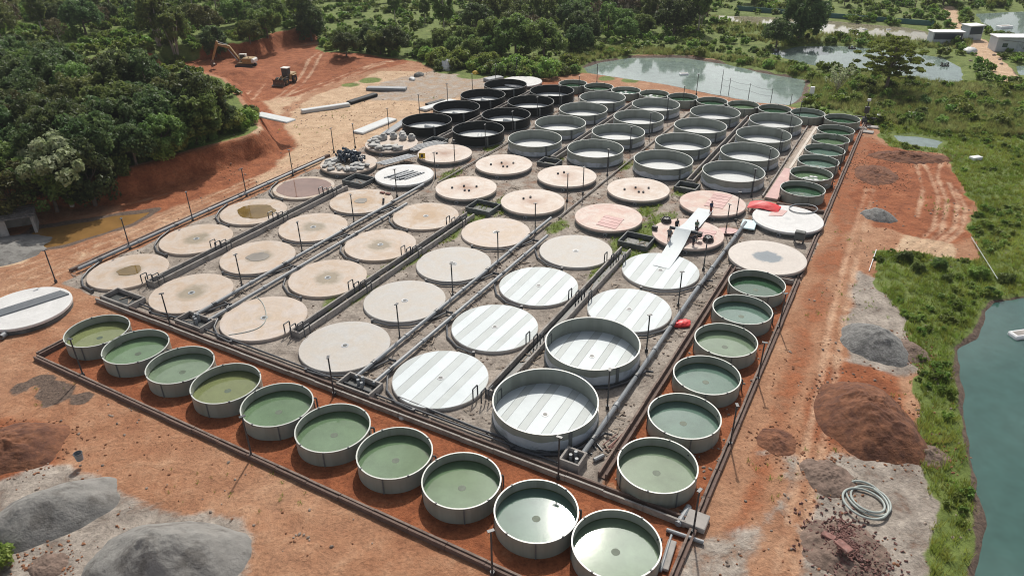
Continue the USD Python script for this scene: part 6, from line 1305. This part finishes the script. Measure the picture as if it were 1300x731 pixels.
CLEAR = [poly([(370, 9), (590, 2), (610, 34), (520, 40), (400, 34)], 1.0), poly([(118, 46), (190, 40), (196, 84), (150, 92), (118, 80)], 3.4)]
def scatter_pts(P, spacing, rng, tries=6000, avoid=()):
    lo, hi = P.min(0), P.max(0); pts = np.zeros((0, 2)); out = []
    C = rng.uniform(lo, hi, (tries, 2)); C = C[sdf(P, C[:, 0], C[:, 1]) > 0]
    for A, d in avoid: C = C[sdf(A, C[:, 0], C[:, 1]) < -d]
    for c in C:
        if all((c[0] - o[0]) ** 2 + (c[1] - o[1]) ** 2 > spacing ** 2 for o in out): out.append(c)
    return np.array(out)
def infr(x, y, z=3):
    d = np.array([x, y, z]) - CAMP; f = d @ FWD
    if f <= 1: return False
    a, b = PW / 2 + FOC * (d @ RGT) / f, PH / 2 - FOC * (d @ UPV) / f
    return -90 < a < PW + 90 and -160 < b < PH + 90
rngv = np.random.default_rng(5)
ALLP = [(P, .8) for P in PONDS] + [(P, 1.5) for P in CLEAR]
def pix(x, y, z):
    d = np.array([x, y, z]) - CAMP; f = d @ FWD
    return PW / 2 + FOC * (d @ RGT) / f, PH / 2 - FOC * (d @ UPV) / f
def spot(q, P):
    a = np.array([pix(x, y, 0) for x, y in P]); x, y = pix(q[0], q[1], 0)
    lo, hi = np.maximum(a.min(0), [-60, -60]), np.minimum(a.max(0), [PW + 60, PH]); u, v = (x - lo[0]) / (hi[0] - lo[0]), (y - lo[1]) / (hi[1] - lo[1])
    return ('rear' if v < .34 else 'middle' if v < .67 else 'front') + ' ' + ('left' if u < .2 else 'centre left' if u < .4 else 'centre' if u < .6 else 'centre right' if u < .8 else 'right')
# single trees one can point to
def T(kind, var, px, py, label, s=1.0):
    g = ground_at(px, py); tree(kind, var, label, (g[0], g[1], g[2] - .2), None, s)
T('round', 0, 262, 174, 'dense dark tree at the right tip of the grove above the pit', 1.25)
T('pale', 0, 92, 262, 'pale leaved tree with light branches at the front foot of the grove', 1.15)
T('dense', 1, 280, 168, 'low dark tree hanging over the cut bank beside the lane', .7)
T('round', 0, 1014, 52, 'big round dark tree standing between the brown and teal ponds', 1.75)
T('dense', 1, 985, 60, 'dark bushy tree left of the big round pond tree', .9)
T('layer', 0, 1124, 116, 'bright green tree with flat layered branches on the pond bank', 1.15)
T('bare', 0, 1062, 118, 'thin almost bare tree left of the layered tree', 1.1)
T('feather', 0, 203, 62, 'tall feathery bamboo clump standing behind the pit', 1.25)
T('feather', 0, 222, 62, 'second bamboo clump leaning right behind the pit', 1.2)
T('round', 0, 272, 62, 'dark round tree right of the bamboo clumps', .9)
T('round', 1, 396, 52, 'dark round tree beside the ramp top', 1.15)
T('dense', 2, 440, 72, 'dark spreading bush at the left end of the row behind the red earth', .75)
T('round', 1, 468, 66, 'dark round tree in the row behind the red earth', .8)
T('dense', 1, 500, 70, 'darkest dome shaped tree right end of the row behind the red earth', .9)
T('bushy', 0, 340, 48, 'broad leaved light green tree behind the excavator', 1.1)
T('bushy', 1, 318, 55, 'lighter bushy tree just behind the excavator boom', .8)
T('tall', 0, 502, 28, 'tall slim tree against the far wall', .95)
T('tall', 0, 540, 30, 'second slim tree against the far field', .8)
T('bushy', 2, 655, 72, 'large light green willowy tree before the back belt', 1.45)
T('bushy', 0, 690, 76, 'light green willowy tree right of the largest one', 1.35)
T('bushy', 1, 625, 66, 'light green willowy tree left of the largest one', 1.2)
T('dense', 0, 735, 66, 'darker tree between the willowy trees and the pale pond', .9)
T('bright', 0, -4, 716, 'bright green bush in the very bottom left corner', .5)
BELTS = [
 ('grove', [(-90, 262), (40, 250), (130, 230), (215, 196), (258, 178), (268, 165), (262, 150), (215, 138), (140, 116), (50, 98), (-90, 92)], BANKH, 4.3, [('dense', 0), ('dense', 1), ('dense', 2), ('bushy', 0), ('bushy', 1), ('round', 1), ('olive', 0), ('dense', 0), ('olive', 1), ('bushy', 2)], (.75, 1.25), 'tree in the left bank grove', 2600),
 ('back left belt', [(-120, 70), (60, 62), (180, 52), (260, 48), (330, 40), (440, 28), (560, 18), (560, 2), (300, 8), (-120, 20)], 3.4, 8.5, [('bushy', 0), ('dense', 0), ('open', 0), ('tall', 0), ('bushy', 2), ('open', 1), ('olive', 0), ('dry', 0)], (.7, 1.3), 'tree in the belt behind the pit and grove', 2600),
 ('back row', [(410, 66), (440, 62), (520, 58), (600, 62), (640, 76), (600, 82), (530, 70), (440, 72)], 0, 5.5, [('bushy', 1), ('bright', 0), ('bushy', 0)], (.6, .9), 'bushy tree behind the red earth', 900),
 ('back middle belt', [(560, 48), (620, 52), (720, 60), (800, 55), (860, 48), (895, 40), (890, 22), (860, 6), (700, 2), (580, 16)], 0, 7.2, [('dense', 0), ('bushy', 2), ('bushy', 1), ('open', 1), ('dense', 2), ('bushy', 0), ('tall', 0), ('open', 0), ('olive', 1), ('olive', 0), ('dry', 0)], (.7, 1.35), 'tree in the thick belt behind the pale pond', 3200),
 ('far right belt', [(940, 6), (1100, 10), (1200, 14), (1340, 8), (1340, -14), (930, -20)], 0, 9.5, [('bushy', 2), ('dense', 1), ('bright', 0), ('open', 0)], (.7, 1.15), 'tree along the far top right edge', 1500),
 ('far back belt', [(-140, 4), (300, -8), (560, -10), (930, -12), (930, -60), (-140, -60)], 2, 9.0, [('dense', 0), ('bushy', 0), ('open', 1), ('bushy', 2), ('tall', 0)], (.9, 1.4), 'far tree at the top edge beyond the belt', 2600)]
NT = 0
for nm, P, z, sp, kinds, (s0, s1), lab, tries in BELTS:
    PP = poly(P, z)
    for q in scatter_pts(PP, sp, rngv, tries, ALLP):
        if not infr(q[0], q[1], z + 3): continue
        k, v = kinds[int(rngv.integers(len(kinds)))]
        look = {'dense': 'dense dark', 'round': 'round dark', 'bushy': 'lighter bushy', 'open': 'open crowned', 'tall': 'slim tall', 'olive': 'olive green', 'dry': 'brownish thin', 'bright': 'low bright'}[k]
        w = spot(q, PP); tree(k, v, f'{look} {lab}, {w}', (q[0], q[1], gz(*q) - .25), f'{look} trees of the {nm}, {w}', float(rngv.uniform(s0, s1))); NT += 1
SHRUBS = [
 ('shrubs on the pond banks', [(742, 70), (790, 62), (880, 60), (970, 66), (985, 84), (1030, 96), (1060, 92), (1110, 98), (1180, 106), (1130, 112), (1040, 104), (1000, 96), (960, 86), (900, 74), (820, 66)], 5.0, [('bright', 0), ('shrub', 0), ('shrub', 1), ('bright', 1)], (.35, .7), 'shrub on the bank of the far ponds', 900),
 ('shrubs at the corner of the site', [(1040, 112), (1100, 118), (1180, 120), (1300, 118), (1320, 160), (1240, 172), (1150, 160), (1110, 140), (1060, 128)], 5.0, [('shrub', 0), ('bright', 1), ('shrub', 1), ('bright', 0)], (.35, .75), 'shrub in the thicket right of the back corner', 1500),
 ('shrubs on the right-hand meadow', [(1120, 322), (1200, 338), (1260, 352), (1320, 362), (1320, 384), (1240, 372), (1180, 352), (1130, 340)], 2.6, [('shrub', 0), ('shrub', 1), ('bright', 0)], (.35, .6), 'shrub in the hedge above the near pond', 500),
 ('shrubs along the grove edge', [(60, 268), (140, 246), (240, 212), (310, 180), (316, 160), (330, 176), (300, 192), (200, 234), (120, 262)], 2.6, [('bright', 0), ('shrub', 0), ('shrub', 1)], (.6, 1.1), 'shrub on the rim of the cut bank under the grove', 700),
 ('shrubs behind the rubble field', [(540, 74), (640, 84), (720, 86), (740, 92), (690, 100), (640, 98), (560, 88)], 2.8, [('bright', 0), ('bright', 1), ('shrub', 0)], (.7, 1.2), 'shrub behind the rubble field', 700)]
for nm, P, sp, kinds, (s0, s1), lab, tries in SHRUBS:
    for q in scatter_pts(poly(P), sp, rngv, tries, ALLP):
        if not infr(q[0], q[1]): continue
        k, v = kinds[int(rngv.integers(len(kinds)))]
        look = {'bright': 'bright green', 'shrub': 'mid green'}[k]
        w = spot(q, poly(P)); tree(k, v, f'{look} {lab}, {w}', (q[0], q[1], gz(*q) - .15), f'{look} {nm}, {w}', float(rngv.uniform(s0, s1))); NT += 1

# ground cover: tufts of grass, reeds and weeds, spread where the ground is green
def blades(n, h, spread, w, rng, lean=.45):
    V = []; F = []
    for i in range(n):
        a = rng.uniform(0, 6.28); q = rng.uniform(0, spread); b = np.array([q * math.cos(a), q * math.sin(a), -.05]); d = np.array([math.cos(a), math.sin(a), 0]) * lean * rng.uniform(.2, 1.2); s = np.array([-math.sin(a), math.cos(a), 0]) * w; hh = h * rng.uniform(.55, 1.15)
        k = len(V); V += [b - s, b + s, b + d * hh * .45 + [0, 0, hh * .62] + s * .7, b + d * hh * .45 + [0, 0, hh * .62] - s * .7, b + d * hh + [0, 0, hh]]; F += [(k, k + 1, k + 2), (k, k + 2, k + 3), (k + 3, k + 2, k + 4)]
    return trimesh.Trimesh(np.array(V), np.array(F), process=False)
def instancer(name, label, cat, protos, pts, sc, mat):
    pi = UsdGeom.PointInstancer.Define(stage, '/World/' + numbered('/World', name))
    UsdGeom.Scope.Define(stage, str(pi.GetPath()) + '/kinds')
    for k, m in enumerate(protos):
        q = usdkit.mesh(stage, f'{pi.GetPath()}/kinds/clump' + (f'_{k:03d}' if k else ''), m, mat, smooth=False); pi.CreatePrototypesRel().AddTarget(q.GetPath())
    n = len(pts); a = NR.uniform(0, 6.28, n)
    pi.CreateProtoIndicesAttr(Vt.IntArray.FromNumpy(NR.integers(0, len(protos), n).astype(np.int32)))
    pi.CreatePositionsAttr(Vt.Vec3fArray.FromNumpy(pts.astype(np.float32)))
    pi.CreateOrientationsAttr(Vt.QuathArray([Gf.Quath(float(math.cos(x / 2)), 0, 0, float(math.sin(x / 2))) for x in a]))
    s = NR.uniform(sc[0], sc[1], n); pi.CreateScalesAttr(Vt.Vec3fArray.FromNumpy(np.stack([s, s, s * NR.uniform(.8, 1.2, n)], -1).astype(np.float32)))
    setmeta(pi.GetPrim(), label, cat, None, 'stuff')
_MG = RegularGridInterpolator((gy, gx), m_gr, bounds_error=False, fill_value=0.0)
def cover(P, n, thresh=.35, clump=0.25, seed=1):
    P = poly(P) if not isinstance(P, np.ndarray) else P
    lo, hi = P.min(0), P.max(0); C = NR.uniform(lo, hi, (n, 2)); C = C[sdf(P, C[:, 0], C[:, 1]) > 0]
    C = C[_MG(C[:, ::-1]) > thresh]; C = C[n2(C[:, 0], C[:, 1], .18, seed) > clump]
    for Q in PONDS: C = C[sdf(Q, C[:, 0], C[:, 1]) < -.5]
    return np.column_stack([C, _H(C[:, ::-1])])
gp = [blades(16, .42, .28, .022, NR), blades(22, .34, .36, .024, NR), blades(14, .55, .25, .022, NR)]
instancer('meadow_grass', 'rough green grass on the right-hand bank', 'grass', gp, cover(GRASS_R, 70000, .4, .22, 3), (.6, 1.4), MAT['grass'])
site_pts = []
for u0, u1, v0, v1, n in ((-5, 61, -4, 94, 16000),):
    C = np.column_stack([NR.uniform(u0, u1, n), NR.uniform(v0, v1, n)]); W = np.array([G(*c) for c in C]); k = _MG(W[:, ::-1]) > .3
    dmin = np.min([np.hypot(C[:, 0] - UU[c], C[:, 1] - VV[r]) for c in range(6) for r in range(10)], 0); k &= dmin > 4.7
    site_pts = np.column_stack([W[k], _H(W[k][:, ::-1])])
instancer('site_weeds', 'thin weeds growing between the bases', 'grass', gp, site_pts, (.5, 1.0), MAT['grass'])
wl = [leafcloud(*crown_clumps(.75, .75, .5, .35, 9, NR, .22, .42, .4, -.3), 26, .24, NR) for _ in range(3)]
instancer('weedy_cover', 'leafy weeds and creepers among the grass on the right', 'weeds', wl, cover(GRASS_R, 8000, .6, .5, 9), (.3, .7), MAT['weed'])
instancer('back_cover', 'leafy undergrowth beneath and between the back trees', 'undergrowth', wl, cover(GRASS_BACK, 26000, .6, .38, 12), (.7, 2.0), MAT['weed'])
instancer('bank_cover', 'undergrowth on the left bank under the grove', 'undergrowth', wl, cover(BANK, 9000, .6, .25, 14), (.8, 2.2), MAT['weed'])
rp = [blades(34, 1.7, .55, .035, NR, .35), blades(28, 1.35, .5, .035, NR, .45)]
RE = np.vstack([cover([(730, 70), (800, 58), (980, 78), (1040, 96), (1040, 112), (1020, 100), (975, 88), (900, 74), (800, 68), (745, 84), (690, 100), (690, 92)], 9000, .4, .2, 5), cover([(1028, 100), (1100, 95), (1240, 108), (1330, 112), (1330, 175), (1180, 168), (1110, 150), (1040, 134)], 9000, .4, .3, 6), cover([(905, 17), (1240, 44), (1235, 62), (1000, 60), (900, 40)], 5000, .4, .3, 7)])
instancer('pond_reeds', 'tall reeds and coarse grass around the far ponds', 'reeds', rp, RE, (.35, .85), MAT['reed'])
# loose stones and crumbs of earth
st = []
for k in range(4):
    m = trimesh.creation.icosphere(1, .12); m.vertices *= (0.6 + .8 * meshkit.fbm(m.vertices * 9 + k, 2, k))[:, None] * np.array([1.2, .9, .7]); st.append(m)
C = np.column_stack([NR.uniform(-6, 69, 9000), NR.uniform(-5, 94, 9000)])
dmin = np.min([np.hypot(C[:, 0] - UU[c], C[:, 1] - VV[r]) for c in range(6) for r in range(10)], 0)
W = np.array([G(*c) for c in C[(dmin > 4.7) & (n2(C[:, 0], C[:, 1], .3, 4) > .45)]])
D = np.column_stack([NR.uniform(-45, 62, 3600), NR.uniform(28, 150, 3600)]); ud, vd = toUV(D[:, 0], D[:, 1]); D = D[(((ud < -7) | (ud > 70) | (vd < -16)) & (n2(D[:, 0], D[:, 1], .22, 6) > .5))]
for Q in PONDS: D = D[sdf(Q, D[:, 0], D[:, 1]) < -.3]
W = np.vstack([W, D]); instancer('loose_stones', 'loose stones and rubble scattered on the bare earth', 'stones', st, np.column_stack([W, _H(W[:, ::-1]) + .03]), (.3, 1.1), MAT['stone'])
cl = []
for (px, py), ra, rb, n in ((( 58, 655), 5.2, 3.6, 0), ((1102, 535), 5.2, 6.2, 320), ((8, 572), 5.0, 4.0, 300), ((1156, 446), 2.4, 2.8, 160), ((1050, 606), 2.6, 2.8, 90), ((1178, 577), 2.4, 2.0, 90), ((985, 560), 2.2, 2.4, 70), ((60, 716), 2.2, 1.9, 140), ((1150, 200), 8, 3.8, 320), ((1110, 222), 3.8, 6, 300), ((695, 92), 4, 4, 120), ((1075, 700), 3.6, 3.8, 90)):
    c = at(px, py); a = NR.uniform(0, 6.283, n); q = np.abs(NR.normal(.78, .28, n)); cl.append(np.column_stack([c[0] + q * ra * np.cos(a), c[1] + q * rb * np.sin(a)]))
D = np.column_stack([NR.uniform(-45, 62, 5000), NR.uniform(28, 175, 5000)]); ud, vd = toUV(D[:, 0], D[:, 1]); D = D[(((ud < -7) | (ud > 70) | (vd < -16)) & (n2(D[:, 0], D[:, 1], .16, 16) > .52))]; D = D[_MG(D[:, ::-1]) < .3]
for Q in PONDS: D = D[sdf(Q, D[:, 0], D[:, 1]) < -.3]
cl = np.vstack(cl + [D])
instancer('earth_clods', 'loose clods of red earth around the heaps and tracks', 'earth', st, np.column_stack([cl, _H(cl[:, ::-1]) + .03]), (.2, .95), MAT['clod'])
D = np.column_stack([NR.uniform(-45, 62, 5000), NR.uniform(28, 150, 5000)]); ud, vd = toUV(D[:, 0], D[:, 1]); D = D[(((ud < -7) | (ud > 70) | (vd < -16)) & (n2(D[:, 0], D[:, 1], .12, 26) > .6))]
for Q in PONDS: D = D[sdf(Q, D[:, 0], D[:, 1]) < -.3]
instancer('sparse_weeds', 'sparse weeds sprouting on the bare earth', 'grass', gp, np.column_stack([D, _H(D[:, ::-1])]), (.3, .8), MAT['grass'])
scl = []
for k in range(3):
    scl.append(cat_(*[rbox(-.5, .5, -.05, .05, 0, .05, .01).apply_transform(trimesh.transformations.rotation_matrix(R.uniform(0, 3), [0, 0, 1])).apply_translation([R.uniform(-.5, .5), R.uniform(-.5, .5), .03 * q]) for q in range(3)]))
C = np.column_stack([NR.uniform(-4, 61, 900), NR.uniform(-4, 94, 900)]); dmin = np.min([np.hypot(C[:, 0] - UU[c], C[:, 1] - VV[r]) for c in range(6) for r in range(10)], 0); W = np.array([G(*c) for c in C[dmin > 5.0]])
instancer('timber_scraps', 'small timber and pipe scraps lying between the bases', 'scrap', scl, np.column_stack([W, _H(W[:, ::-1]) + .05]), (.5, 1.3), MAT['wood'])
print('trees', NT)


# ------------------------------------------------------------------ the air
hz = usdkit.material(stage, '/World/Looks/haze_look', {'v': ('principled_volume', {'color': (0.88, 0.93, 0.97), 'density': 0.00008, 'anisotropy': 0.2})}, [], volume='v.volume')
single('haze', box(-1600, 1600, -600, 2600, -6, 48), hz, 'thin summer haze over the whole valley', None, smooth=False, kind='stuff')
